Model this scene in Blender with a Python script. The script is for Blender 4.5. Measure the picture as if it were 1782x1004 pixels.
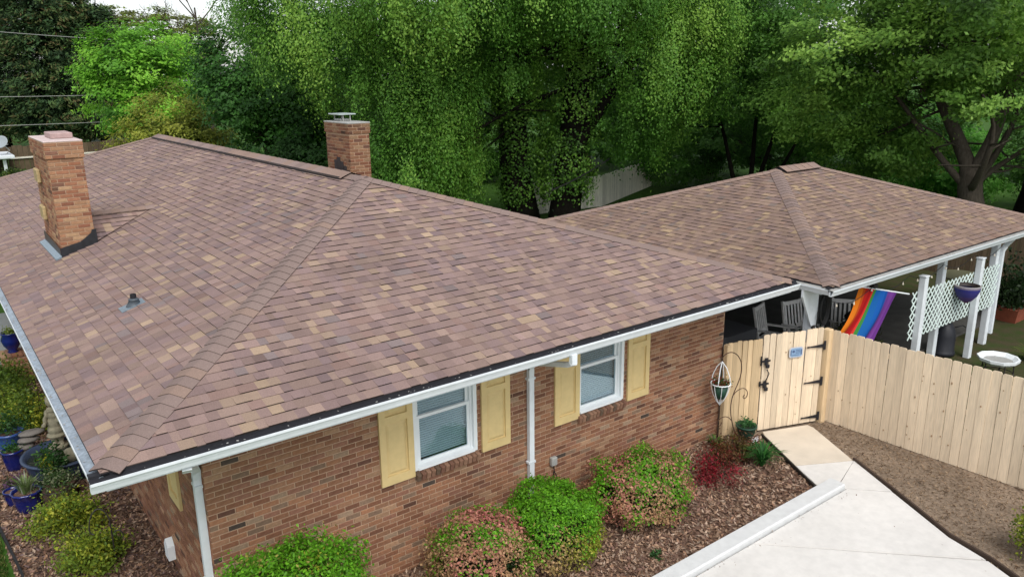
import bpy, bmesh, math, random
import numpy as np
from mathutils import Vector, Matrix
random.seed(7)
RNG = np.random.default_rng(11)
SC = bpy.context.scene
COL = SC.collection
for o in list(bpy.data.objects):
    bpy.data.objects.remove(o)

# ------------------------------------------------------------------ camera
CAM = Vector((-0.879, -7.118, 6.433))
YAW, PIT, ROLL = math.radians(52.829), math.radians(15.259), math.radians(-0.679)
fw = Vector((math.cos(PIT) * math.cos(YAW), math.cos(PIT) * math.sin(YAW), -math.sin(PIT)))
rt = Vector((math.sin(YAW), -math.cos(YAW), 0))
up = rt.cross(fw)
rt2 = rt * math.cos(ROLL) + up * math.sin(ROLL)
up2 = -rt * math.sin(ROLL) + up * math.cos(ROLL)
cam = bpy.data.cameras.new('camera')
cam.lens = 1368.93 / 1782 * 36
cam.sensor_width = 36
cam.clip_end = 2000
camo = bpy.data.objects.new('camera', cam)
camo.matrix_world = Matrix(((rt2.x, up2.x, -fw.x, CAM.x), (rt2.y, up2.y, -fw.y, CAM.y), (rt2.z, up2.z, -fw.z, CAM.z), (0, 0, 0, 1)))
COL.objects.link(camo)
SC.camera = camo

# ------------------------------------------------------------------ light: soft overcast daylight
SUN_EL, SUN_AZ = math.radians(52), math.radians(-112)      # azimuth measured from +X towards +Y
w = bpy.data.worlds.new('World')
SC.world = w
w.use_nodes = True
nt = w.node_tree
nt.nodes.clear()
sky = nt.nodes.new('ShaderNodeTexSky')
sky.sky_type = 'NISHITA'
sky.sun_disc = False
sky.sun_elevation = SUN_EL
sky.sun_rotation = math.pi / 2 - SUN_AZ
sky.air_density = 1.0
sky.dust_density = 1.5
sky.ozone_density = 1.0
hs = nt.nodes.new('ShaderNodeHueSaturation')
hs.inputs['Saturation'].default_value = 0.28
hs.inputs['Value'].default_value = 1.0
bg = nt.nodes.new('ShaderNodeBackground')
bg.inputs['Strength'].default_value = 0.13
wo = nt.nodes.new('ShaderNodeOutputWorld')
nt.links.new(sky.outputs[0], hs.inputs['Color'])
nt.links.new(hs.outputs[0], bg.inputs['Color'])
nt.links.new(bg.outputs[0], wo.inputs['Surface'])
sl = bpy.data.lights.new('sun', 'SUN')
sl.energy = 1.5
sl.angle = math.radians(32)
sl.color = (1.0, 0.96, 0.9)
so = bpy.data.objects.new('sun', sl)
sd = Vector((math.cos(SUN_EL) * math.cos(SUN_AZ), math.cos(SUN_EL) * math.sin(SUN_AZ), math.sin(SUN_EL)))
so.rotation_euler = (-sd).to_track_quat('-Z', 'Y').to_euler()
COL.objects.link(so)
SC.view_settings.view_transform = 'Standard'
SC.view_settings.look = 'None'
SC.view_settings.gamma = 1
SC.view_settings.use_curve_mapping = False
SC.view_settings.exposure = 0.75

# ------------------------------------------------------------------ helpers
def lin(r, g, b, k=1.0):
    f = lambda c: ((c / 255) / 12.92 if c / 255 <= 0.04045 else ((c / 255 + 0.055) / 1.055) ** 2.4) * k
    return (f(r), f(g), f(b))

MATS = {}
def mat(name, col=(.5, .5, .5), rough=.7, attr=False, var=0.0, vscale=20.0, bump=0.0, bscale=80.0, metal=0.0,
        stretch=None, objrand=0.0, transl=0.0, spec=.4, col2=None, coords='Object', detail=6.0, v2=0.0, v2scale=1.0):
    if name in MATS:
        return MATS[name]
    m = bpy.data.materials.new(name)
    m.use_nodes = True
    t = m.node_tree
    N, L = t.nodes, t.links
    b = N['Principled BSDF']
    b.inputs['Roughness'].default_value = rough
    b.inputs['Metallic'].default_value = metal
    b.inputs['Specular IOR Level'].default_value = spec
    if attr:
        a = N.new('ShaderNodeAttribute'); a.attribute_name = 'Col'; cur = a.outputs['Color']
    else:
        a = N.new('ShaderNodeRGB'); a.outputs[0].default_value = (*col, 1); cur = a.outputs[0]
    tc = N.new('ShaderNodeTexCoord')
    vec = tc.outputs[coords]
    if stretch:
        mp = N.new('ShaderNodeMapping'); mp.inputs['Scale'].default_value = stretch
        L.new(vec, mp.inputs['Vector']); vec = mp.outputs[0]
    if objrand:
        oi = N.new('ShaderNodeObjectInfo')
        va = N.new('ShaderNodeVectorMath'); va.operation = 'MULTIPLY_ADD'
        L.new(oi.outputs['Random'], va.inputs[0]); va.inputs[1].default_value = (37, 53, 71); L.new(vec, va.inputs[2])
        vec = va.outputs[0]
    def mulvar(cur, amount, scale, det):
        nz = N.new('ShaderNodeTexNoise'); nz.inputs['Scale'].default_value = scale; nz.inputs['Detail'].default_value = det
        L.new(vec, nz.inputs['Vector'])
        mr = N.new('ShaderNodeMapRange'); mr.inputs['From Min'].default_value = .28; mr.inputs['From Max'].default_value = .72
        mr.inputs['To Min'].default_value = 1 - amount; mr.inputs['To Max'].default_value = 1 + amount
        L.new(nz.outputs['Fac'], mr.inputs['Value'])
        if col2 is not None and amount == var:
            mx = N.new('ShaderNodeMix'); mx.data_type = 'RGBA'
            mr.inputs['To Min'].default_value = 0; mr.inputs['To Max'].default_value = 1
            L.new(mr.outputs[0], mx.inputs['Factor']); L.new(cur, mx.inputs['A']); mx.inputs['B'].default_value = (*col2, 1)
            return mx.outputs['Result']
        vm = N.new('ShaderNodeVectorMath'); vm.operation = 'SCALE'
        L.new(cur, vm.inputs[0]); L.new(mr.outputs[0], vm.inputs['Scale'])
        return vm.outputs[0]
    if var:
        cur = mulvar(cur, var, vscale, detail)
    if v2:
        cur = mulvar(cur, v2, v2scale, 3.0)
    if objrand:
        mr = N.new('ShaderNodeMapRange'); mr.inputs['To Min'].default_value = 1 - objrand; mr.inputs['To Max'].default_value = 1 + objrand
        L.new(oi.outputs['Random'], mr.inputs['Value'])
        vm = N.new('ShaderNodeVectorMath'); vm.operation = 'SCALE'
        L.new(cur, vm.inputs[0]); L.new(mr.outputs[0], vm.inputs['Scale']); cur = vm.outputs[0]
    L.new(cur, b.inputs['Base Color'])
    if bump:
        nz = N.new('ShaderNodeTexNoise'); nz.inputs['Scale'].default_value = bscale; nz.inputs['Detail'].default_value = 4
        L.new(vec, nz.inputs['Vector'])
        bp = N.new('ShaderNodeBump'); bp.inputs['Strength'].default_value = bump; bp.inputs['Distance'].default_value = .01
        L.new(nz.outputs['Fac'], bp.inputs['Height']); L.new(bp.outputs[0], b.inputs['Normal'])
    if transl:
        tr = N.new('ShaderNodeBsdfTranslucent'); L.new(cur, tr.inputs['Color'])
        ms = N.new('ShaderNodeMixShader'); ms.inputs[0].default_value = transl
        L.new(b.outputs[0], ms.inputs[1]); L.new(tr.outputs[0], ms.inputs[2])
        L.new(ms.outputs[0], N['Material Output'].inputs['Surface'])
    MATS[name] = m
    return m

ORIGIN = {}
def tag(o, label=None, cat=None, group=None, kind=None):
    if label: o['label'] = label
    if cat: o['category'] = cat
    if group: o['group'] = group
    if kind: o['kind'] = kind
    return o
def empty(name, loc, label, cat, group=None):
    o = bpy.data.objects.new(name, None)
    o.empty_display_size = .2
    COL.objects.link(o)
    o.location = loc
    ORIGIN[o.name] = Vector(loc)
    return tag(o, label, cat, group)
def link(name, me, parent=None, world=None, rot=None):
    """link mesh me; world = position of the mesh's own origin in the world (None: vertices are already relative to the parent)"""
    o = bpy.data.objects.new(name, me)
    COL.objects.link(o)
    if parent is not None:
        o.parent = parent
        po = ORIGIN[parent.name]
    else:
        po = Vector((0, 0, 0))
    if world is not None:
        o.location = Vector(world) - po
        if rot is not None: o.rotation_euler = rot
        ORIGIN[o.name] = Vector(world)
    else:
        ORIGIN[o.name] = po
    return o

class MB:
    """mesh builder with one colour per face"""
    def __init__(s): s.v = []; s.f = []; s.c = []
    def add(s, vs, fs, c=(1, 1, 1), M=None):
        k = len(s.v)
        if M is not None: vs = [tuple(M @ Vector(p)) for p in vs]
        s.v += [tuple(p) for p in vs]
        s.f += [tuple(i + k for i in f) for f in fs]
        if c and isinstance(c[0], (tuple, list)): s.c += list(c)
        else: s.c += [c] * len(fs)
        return s
    def box(s, lo, hi, c=(1, 1, 1), M=None):
        x0, y0, z0 = lo; x1, y1, z1 = hi
        vs = [(x0, y0, z0), (x1, y0, z0), (x1, y1, z0), (x0, y1, z0), (x0, y0, z1), (x1, y0, z1), (x1, y1, z1), (x0, y1, z1)]
        return s.add(vs, [(0, 3, 2, 1), (4, 5, 6, 7), (0, 1, 5, 4), (1, 2, 6, 5), (2, 3, 7, 6), (3, 0, 4, 7)], c, M)
    def bev(s, lo, hi, r=.01, c=(1, 1, 1), M=None):
        """box with chamfered edges"""
        bm = bmesh.new(); bmesh.ops.create_cube(bm, size=1)
        for v in bm.verts: v.co = Vector([lo[i] + (v.co[i] + .5) * (hi[i] - lo[i]) for i in range(3)])
        bmesh.ops.bevel(bm, geom=list(bm.edges), offset=r, segments=1, affect='EDGES')
        bm.verts.index_update()
        s.add([v.co[:] for v in bm.verts], [[v.index for v in f.verts] for f in bm.faces], c, M); bm.free()
        return s
    def bar(s, a, b, w, h, c=(1, 1, 1), upv=(0, 0, 1)):
        a, b = Vector(a), Vector(b); d = (b - a); L = d.length; d.normalize()
        u = Vector(upv); x = d.cross(u)
        if x.length < 1e-4: x = d.cross(Vector((1, 0, 0)))
        x.normalize(); u = x.cross(d)
        vs = []
        for p in (a, b):
            for i, j in ((-1, -1), (1, -1), (1, 1), (-1, 1)): vs.append(p + x * (i * w / 2) + u * (j * h / 2))
        return s.add(vs, [(0, 1, 2, 3), (7, 6, 5, 4), (0, 4, 5, 1), (1, 5, 6, 2), (2, 6, 7, 3), (3, 7, 4, 0)], c)
    def tube(s, pts, r, n=8, c=(1, 1, 1), cap=True):
        pts = [Vector(p) for p in pts]; m = len(pts)
        rs = r if isinstance(r, (list, tuple)) else [r] * m
        k = len(s.v); X = None
        for i, p in enumerate(pts):
            d = (pts[min(i + 1, m - 1)] - pts[max(i - 1, 0)]).normalized()
            if X is None:
                X = d.cross(Vector((0, 0, 1)))
                if X.length < .05: X = d.cross(Vector((1, 0, 0)))
            X = (X - d * X.dot(d)).normalized(); Y = d.cross(X)
            for j in range(n):
                a = 2 * math.pi * j / n
                s.v.append(tuple(p + (X * math.cos(a) + Y * math.sin(a)) * rs[i]))
        fs = [(k + i * n + j, k + i * n + (j + 1) % n, k + (i + 1) * n + (j + 1) % n, k + (i + 1) * n + j) for i in range(m - 1) for j in range(n)]
        if cap: fs += [tuple(k + j for j in range(n))[::-1], tuple(k + (m - 1) * n + j for j in range(n))]
        s.f += fs; s.c += [c] * len(fs)
        return s
    def lathe(s, prof, n=20, c=(1, 1, 1), at=(0, 0, 0), cols=None):
        k = len(s.v); m = len(prof)
        for r, z in prof:
            for j in range(n):
                a = 2 * math.pi * j / n
                s.v.append((at[0] + r * math.cos(a), at[1] + r * math.sin(a), at[2] + z))
        for i in range(m - 1):
            for j in range(n):
                s.f.append((k + i * n + j, k + i * n + (j + 1) % n, k + (i + 1) * n + (j + 1) % n, k + (i + 1) * n + j))
                s.c.append(cols[i] if cols else c)
        return s
    def prism(s, poly, h, c=(1, 1, 1), M=None):
        """poly in XY extruded from z=0 to z=h"""
        n = len(poly)
        vs = [(x, y, 0) for x, y in poly] + [(x, y, h) for x, y in poly]
        fs = [tuple(range(n))[::-1], tuple(range(n, 2 * n))] + [(i, (i + 1) % n, n + (i + 1) % n, n + i) for i in range(n)]
        return s.add(vs, fs, c, M)
    def blob(s, cen, r, n=10, c=(1, 1, 1), M=None):
        vs, fs = [], []
        m = n // 2 + 1
        for i in range(m + 1):
            th = math.pi * i / m
            for j in range(n):
                ph = 2 * math.pi * j / n
                vs.append((cen[0] + r[0] * math.sin(th) * math.cos(ph), cen[1] + r[1] * math.sin(th) * math.sin(ph), cen[2] + r[2] * math.cos(th)))
        for i in range(m):
            for j in range(n): fs.append((i * n + j, (i + 1) * n + j, (i + 1) * n + (j + 1) % n, i * n + (j + 1) % n))
        return s.add(vs, fs, c, M)
    def mesh(s, name, m, org=(0, 0, 0), smooth=False):
        me = bpy.data.meshes.new(name)
        o = Vector(org)
        me.from_pydata([(p[0] - o.x, p[1] - o.y, p[2] - o.z) for p in s.v], [], s.f)
        a = me.attributes.new('Col', 'FLOAT_COLOR', 'FACE')
        a.data.foreach_set('color', np.array([(c[0], c[1], c[2], 1) for c in s.c], 'f').ravel())
        me.materials.append(m)
        if smooth: me.shade_smooth()
        return me
    def build(s, name, m, parent=None, smooth=False, kind=None, label=None, cat=None, group=None):
        org = ORIGIN[parent.name] if parent is not None else (0, 0, 0)
        o = link(name, s.mesh(name, m, org, smooth), parent)
        return tag(o, label, cat, group, kind)

def thing(name, mb, m, loc, label, cat, group=None, smooth=False):
    """one-mesh top-level thing, mesh built around its own base"""
    o = bpy.data.objects.new(name, mb.mesh(name, m, (0, 0, 0), smooth))
    COL.objects.link(o); o.location = loc; ORIGIN[o.name] = Vector(loc)
    return tag(o, label, cat, group)

def leafmesh(name, P, Nn, size, colr, m, parent=None, aspect=.55, org=None, smooth=False, dirv=None):
    n = len(P)
    P = np.asarray(P, 'f'); Nn = np.asarray(Nn, 'f')
    Nn = Nn / (np.linalg.norm(Nn, axis=1, keepdims=True) + 1e-6)
    T = RNG.normal(size=(n, 3)).astype('f') if dirv is None else np.asarray(dirv, 'f') + RNG.normal(size=(n, 3)).astype('f') * .6
    T -= Nn * np.sum(T * Nn, 1, keepdims=True)
    T /= np.linalg.norm(T, axis=1, keepdims=True) + 1e-6
    B = np.cross(Nn, T)
    sz = np.asarray(size, 'f').reshape(-1, 1) * np.ones((n, 1), 'f')
    if org is None: org = ORIGIN[parent.name] if parent is not None else Vector((0, 0, 0))
    P = P - np.array(org[:], 'f')
    V = np.stack([P + T * sz * .5, P + B * sz * .5 * aspect - Nn * sz * .08, P - T * sz * .5, P - B * sz * .5 * aspect - Nn * sz * .08], 1).reshape(-1, 3)
    me = bpy.data.meshes.new(name)
    me.vertices.add(4 * n); me.vertices.foreach_set('co', V.ravel())
    me.loops.add(4 * n); me.loops.foreach_set('vertex_index', np.arange(4 * n, dtype='i'))
    me.polygons.add(n); me.polygons.foreach_set('loop_start', np.arange(0, 4 * n, 4, dtype='i'))
    me.polygons.foreach_set('loop_total', np.full(n, 4, 'i'))
    me.update(calc_edges=True)
    a = me.attributes.new('Col', 'FLOAT_COLOR', 'FACE')
    cc = np.ones((n, 4), 'f'); cc[:, :3] = np.clip(colr, 0.002, 1)
    a.data.foreach_set('color', cc.ravel())
    me.materials.append(m)
    o = bpy.data.objects.new(name, me); COL.objects.link(o)
    if parent is not None: o.parent = parent
    ORIGIN[o.name] = Vector(org)
    return o

def jit(c, n, amt=.15):
    return np.array(c)[None, :] * (1 + RNG.normal(size=(n, 1)) * amt) * (1 + RNG.normal(size=(n, 3)) * amt * .3)

# ------------------------------------------------------------------ materials
M_SH = mat('shingle', rough=.93, attr=True, var=.20, vscale=110, bump=.35, bscale=500, spec=.2, v2=.10, v2scale=.9)
M_BR = mat('brick', rough=.9, attr=True, var=.16, vscale=34, bump=.5, bscale=160, spec=.2, coords='Object', v2=.16, v2scale=1.1)
M_MORT = mat('mortar', lin(194, 164, 138, .78), rough=.95, var=.15, vscale=60, bump=.4, bscale=200, spec=.1)
M_WHITE = mat('white_paint', (.66, .70, .73), rough=.45, var=.05, vscale=9, v2=.05, v2scale=2.2)
M_WFRAME = mat('white_vinyl', (.74, .78, .80), rough=.4, var=.03, vscale=6)
M_BLACK = mat('black_metal', (.012, .012, .016), rough=.65, var=.3, vscale=30)
M_GUARD = mat('gutter_guard_grey', (.27, .32, .37), rough=.5, var=.25, vscale=26, metal=.2, v2=.2, v2scale=5)
M_YEL = mat('yellow_shutter', lin(230, 204, 146, .80), rough=.55, var=.04, vscale=12, v2=.04, v2scale=3)
M_SOFFIT = mat('soffit_white', (.6, .6, .6), rough=.7)
M_FLASH = mat('galvanised_flashing', (.24, .31, .36), rough=.4, metal=.5, var=.2, vscale=20)
M_WOOD = mat('pine_picket', lin(234, 214, 186, .83), rough=.8, var=.13, vscale=7, stretch=(9, 9, .55), objrand=.15, bump=.25, bscale=22, spec=.2, v2=.14, v2scale=.5)
M_WOODY = mat('pine_picket_yellow', lin(220, 193, 154, .80), rough=.8, var=.13, vscale=7, stretch=(9, 9, .55), objrand=.15, bump=.25, bscale=22, spec=.2, v2=.14, v2scale=.5)
M_KNOT = mat('wood_knot', lin(182, 150, 116, .75), rough=.85, var=.2, vscale=40)
M_OLDW = mat('weathered_wood', lin(120, 104, 84, .6), rough=.9, var=.3, vscale=6, stretch=(8, 8, .5), objrand=.22, spec=.1)
M_PALEW = mat('pale_fence_wood', lin(232, 226, 212, .95), rough=.9, var=.2, vscale=6, stretch=(8, 8, .6), objrand=.14, spec=.1)
M_CONC = mat('concrete', lin(238, 235, 230, .72), rough=.85, var=.06, vscale=9, bump=.15, bscale=150, coords='Object', spec=.2, v2=.10, v2scale=.55)
M_CONC2 = mat('warm_concrete', lin(236, 224, 206, .72), rough=.85, var=.07, vscale=4, bump=.15, bscale=150, spec=.2, v2=.1, v2scale=.9)
M_KERB = mat('kerb_concrete', lin(228, 230, 230, .72), rough=.8, var=.06, vscale=8, bump=.2, bscale=140, spec=.2)
M_MULCH = mat('mulch_soil', lin(126, 100, 86, .62), rough=.97, var=.45, vscale=34, bump=.9, bscale=60, spec=.1, v2=.2, v2scale=1.6)
M_DIRT = mat('pine_straw_dirt', lin(160, 141, 122, .6), rough=.97, var=.35, vscale=26, bump=.8, bscale=70, spec=.1, v2=.25, v2scale=1.2)
M_CHIP = mat('bark_chip', rough=.95, attr=True, spec=.15)
M_LEAF = mat('leaf', rough=.55, attr=True, transl=.42, spec=.3)
M_NEEDLE = mat('needle', rough=.7, attr=True, transl=.12, spec=.15)
M_LAWN = mat('lawn_grass', lin(84, 122, 48, .6), rough=.95, var=.4, vscale=3.5, col2=lin(58, 96, 34, .6), bump=.6, bscale=40, spec=.1, coords='Object')
M_BARK = mat('bark', lin(74, 62, 54, .6), rough=.95, var=.4, vscale=5, stretch=(5, 5, 1), bump=.9, bscale=14, spec=.1)
M_BARKD = mat('ivy_dark_bark', lin(28, 25, 20, .6), rough=.95, var=.4, vscale=6, bump=.9, bscale=12, spec=.1)
M_BARKG = mat('grey_bark', lin(96, 88, 78, .6), rough=.95, var=.35, vscale=5, stretch=(4, 4, 1), bump=.9, bscale=14, spec=.1)
M_BLUE = mat('blue_glaze', lin(26, 38, 118, .6), rough=.18, var=.3, vscale=6, spec=.6)
M_BLUE2 = mat('light_blue_glaze', lin(62, 96, 168, .65), rough=.3, var=.25, vscale=8, spec=.6)
M_STONE = mat('garden_stone', lin(150, 144, 122, .7), rough=.9, var=.25, vscale=14, bump=.6, bscale=50)
M_ROCK = mat('river_rock', lin(128, 122, 116, .6), rough=.85, var=.35, vscale=8, objrand=.25)
M_TERRA = mat('terracotta', lin(176, 96, 70, .6), rough=.85, var=.15, vscale=12)
M_GREENP = mat('green_plastic_pot', lin(42, 84, 66, .6), rough=.5, var=.12, vscale=10)
M_IRON = mat('dark_iron', (.03, .026, .024), rough=.55, var=.4, vscale=20)
M_RUST = mat('rusty_iron', lin(92, 66, 50, .6), rough=.8, var=.35, vscale=40)
M_BARREL = mat('barrel_oak', lin(92, 74, 62, .6), rough=.85, objrand=.2, var=.25, vscale=14, stretch=(6, 6, 1))
M_GREYP = mat('grey_paint', lin(176, 176, 172, .72), rough=.6, var=.12, vscale=12)
M_DARKP = mat('charcoal_plastic', lin(44, 46, 54, .6), rough=.5)
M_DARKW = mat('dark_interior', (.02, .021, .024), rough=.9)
M_PORCH = mat('porch_concrete', lin(150, 156, 156, .6), rough=.85, var=.12, vscale=3)
M_COLOR = mat('coloured_print', rough=.6, attr=True)
M_FLAG = mat('flag_cloth', rough=.75, attr=True, transl=.25, spec=.15)
M_WATER = mat('tub_water', (.02, .026, .022), rough=.05, spec=.6)
M_CORD = mat('black_rubber', (.012, .012, .012), rough=.6)
M_SIDING = mat('grey_siding', lin(176, 186, 192, .6), rough=.6)

def glass_mat():
    m = bpy.data.materials.new('window_glass'); m.use_nodes = True
    t = m.node_tree; N, L = t.nodes, t.links
    N.remove(N['Principled BSDF'])
    tr = N.new('ShaderNodeBsdfTransparent'); tr.inputs[0].default_value = (.80, .88, .9, 1)
    gl = N.new('ShaderNodeBsdfGlossy'); gl.inputs['Roughness'].default_value = .03; gl.inputs[0].default_value = (.9, .95, 1, 1)
    fr = N.new('ShaderNodeFresnel'); fr.inputs[0].default_value = 1.5
    ad = N.new('ShaderNodeMath'); ad.operation = 'MULTIPLY_ADD'; ad.inputs[1].default_value = .55; ad.inputs[2].default_value = .0
    ms = N.new('ShaderNodeMixShader')
    L.new(fr.outputs[0], ad.inputs[0]); L.new(ad.outputs[0], ms.inputs[0]); L.new(tr.outputs[0], ms.inputs[1]); L.new(gl.outputs[0], ms.inputs[2])
    L.new(ms.outputs[0], N['Material Output'].inputs['Surface'])
    return m
M_GLASS = glass_mat()

# ================================================================== THE SETTING: ground, beds, drive
def sheet(name, poly, z, m, t=.0):
    mb = MB()
    mb.add([(x, y, z) for x, y in poly], [tuple(range(len(poly)))])
    return mb.build(name, m, kind='structure')
sheet('lawn', [(-400, -400), (500, -400), (500, 500), (-400, 500)], 0.0, M_LAWN)
# mulch beds
WY, WX = 1.093, 1.096               # front wall plane (y) and left wall plane (x)
XW = 10.0                           # far end of the front brick wall
bed_front = [(0.3, -1.13), (9.66, -1.13), (10.60, .62), (10.0, 1.2), (1.0, 1.2), (0.3, 1.2)]
sheet('front_bed_soil', bed_front, .02, M_MULCH)
bed_left = [(-.62, 2.0), (.3, -.2), (.3, 1.2), (1.2, 1.2), (1.2, 14.0), (-.3, 14.0), (-.72, 6.0)]
sheet('left_bed_soil', bed_left, .024, M_MULCH)
dirt = [(11.64, .32), (11.0, -.95), (10.49, -1.92), (9.90, -3.04), (9.3, -4.6), (8.9, -6.0), (13.0, -6.0), (12.12, .3)]
sheet('straw_bed_soil', dirt, .02, M_DIRT)
sheet('gate_soil', [(10.0, 1.1), (10.3, .2), (12.1, -.2), (12.1, 1.0)], .006, M_DIRT)
sheet('yard_soil', [(12.1, -4), (26, -4), (26, 11), (11, 11), (11, 1.0), (12.1, .9)], .008, mat('yard_soil', lin(96, 84, 66, .55), rough=.97, var=.4, vscale=3, col2=lin(74, 92, 46, .5), bump=.6, bscale=40, spec=.1))

# driveway in slabs with open joints
drive = bpy.data.objects.new('driveway', None); COL.objects.link(drive); ORIGIN[drive.name] = Vector((0, 0, 0)); drive['kind'] = 'structure'
mb = MB(); mb.add([(2, -9, .012), (9.3, -4.6, .012), (9.87, -3.04, .012), (10.45, -1.95, .012), (10.02, -1.3, .012), (1.0, -1.3, .012)], [(0, 1, 2, 3, 4, 5)])
mb.build('joint_bed', M_MULCH, drive)
def slab(poly, z, h, m, parent, r=.012):
    bm = bmesh.new()
    vs = [bm.verts.new((x, y, z)) for x, y in poly]
    f = bm.faces.new(vs); f.normal_update()
    if f.normal.z < 0: f.normal_flip()
    ex = bmesh.ops.extrude_face_region(bm, geom=[f])
    for g in ex['geom']:
        if isinstance(g, bmesh.types.BMVert): g.co.z += h
    bmesh.ops.recalc_face_normals(bm, faces=bm.faces)
    te = [e for e in bm.edges if all(v.co.z > z + h / 2 for v in e.verts)]
    bmesh.ops.bevel(bm, geom=te, offset=r, segments=2, affect='EDGES')
    me = bpy.data.meshes.new('slab'); bm.to_mesh(me); bm.free(); me.materials.append(m)
    return link('slab', me, parent)
slab([(2.0, -9.0), (9.3, -4.6), (9.74, -3.62), (7.6, -1.42), (1.0, -1.42), (1.0, -9)], .014, .05, M_CONC, drive)
slab([(7.618, -1.42), (9.752, -3.585), (9.90, -3.04), (10.49, -1.915), (10.03, -1.42)], .0145, .05, M_CONC, drive)
walk = bpy.data.objects.new('walkway', None); COL.objects.link(walk); ORIGIN[walk.name] = Vector((0, 0, 0)); walk['kind'] = 'structure'
mb = MB(); mb.add([(9.75, -1.2, .013), (10.48, -1.88, .013), (11.58, .25, .013), (10.65, .58, .013)], [(0, 1, 2, 3)]); mb.build('joint_bed', M_MULCH, walk)
slab([(10.06, -.47), (10.98, -.97), (11.60, .16), (11.62, .30), (10.72, .64), (10.60, .50)], .015, .05, M_CONC2, walk, .006)
slab([(9.70, -1.17), (9.93, -1.30), (10.975, -.985), (10.053, -.485)], .015, .05, M_CONC, walk, .006)
slab([(9.945, -1.31), (10.02, -1.40), (10.50, -1.90), (10.985, -.985)], .015, .05, M_CONC, walk, .006)
# dark plastic edging strips along the walk and straw bed
mb = MB()
for a, b in (((10.58, .56), (9.64, -1.13)), ): mb.bar((a[0], a[1], .05), (b[0], b[1], .05), .025, .1)
mb.build('bed_edging', M_CORD, label='black plastic edging between mulch bed and walkway', cat='edging')
mb = MB()
pts = [(10.98, -.97), (10.52, -1.90), (9.91, -3.04), (9.77, -3.62), (9.3, -4.7)]
for a, b in zip(pts, pts[1:]): mb.bar((a[0] + .02, a[1], .05), (b[0] + .02, b[1], .05), .03, .12)
mb.build('bed_edging', M_BARREL, label='brown timber edging between driveway and straw bed by fence', cat='edging')
# kerb
mb = MB()
mb.bev((1.0, -1.40, .0), (10.02, -1.13, .145), .02)
mb.build('kerb', M_KERB, kind='structure')
# left lawn edging
mb = MB()
ep = [(-.52, 2.0), (-.60, 4.2), (-.72, 5.7), (-.68, 8), (-.5, 11), (-.32, 14)]
for a, b in zip(ep, ep[1:]): mb.bar((a[0], a[1], .03), (b[0], b[1], .03), .03, .1)
mb.build('bed_edging', M_CORD, label='thin black edging strip between left mulch bed and lawn', cat='edging')
# patio slab
mb = MB(); mb.bev((10.1, .95, -.05), (21.8, 8.6, .06), .01); mb.build('patio_slab', mat('patio_paving', lin(104, 102, 98, .5), rough=.9, var=.2, vscale=3), kind='structure')

# mulch chips: thousands of small chips lying on the beds
def chips(name, n, region, z, cols, size, m=M_CHIP, aspect=.4):
    P = []
    x0 = min(p[0] for p in region); x1 = max(p[0] for p in region); y0 = min(p[1] for p in region); y1 = max(p[1] for p in region)
    R = np.array(region)
    pts = np.column_stack([RNG.uniform(x0, x1, n * 2), RNG.uniform(y0, y1, n * 2)])
    ins = np.zeros(len(pts), bool)
    j = len(R) - 1
    for i in range(len(R)):
        xi, yi = R[i]; xj, yj = R[j]
        c = ((yi > pts[:, 1]) != (yj > pts[:, 1])) & (pts[:, 0] < (xj - xi) * (pts[:, 1] - yi) / (yj - yi + 1e-9) + xi)
        ins ^= c; j = i
    pts = pts[ins][:n]; k = len(pts)
    P = np.column_stack([pts, z + RNG.uniform(.005, .035, k)])
    Nn = RNG.normal(size=(k, 3)) * .45 + [0, 0, 1]
    ci = RNG.choice(len(cols), k, p=None)
    C = np.array(cols)[ci] * (1 + RNG.normal(size=(k, 1)) * .25)
    o = leafmesh(name, P, Nn, RNG.uniform(size[0], size[1], k), C, m, aspect=aspect)
    o['kind'] = 'stuff'; o['label'] = {'front_mulch': 'brown bark mulch covering the front planting bed', 'left_mulch': 'brown bark mulch covering the left side bed', 'pine_straw': 'tan pine straw litter along the new fence'}[name]; o['category'] = 'mulch'
    return o
MC = [lin(146, 114, 92, .74), lin(172, 142, 118, .74), lin(116, 88, 72, .68), lin(168, 140, 120, .64), lin(140, 110, 97, .66), lin(188, 164, 144, .62)]
chips('front_mulch', 26000, bed_front, .02, MC, (.03, .11))
chips('left_mulch', 26000, bed_left, .024, MC + [lin(126, 106, 104, .6), lin(94, 76, 70, .6)], (.03, .11))
chips('pine_straw', 9000, dirt, .02, [lin(160, 132, 104, .6), lin(132, 106, 84, .6), lin(184, 158, 128, .6), lin(110, 88, 70, .6)], (.03, .08), aspect=.18)

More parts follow.
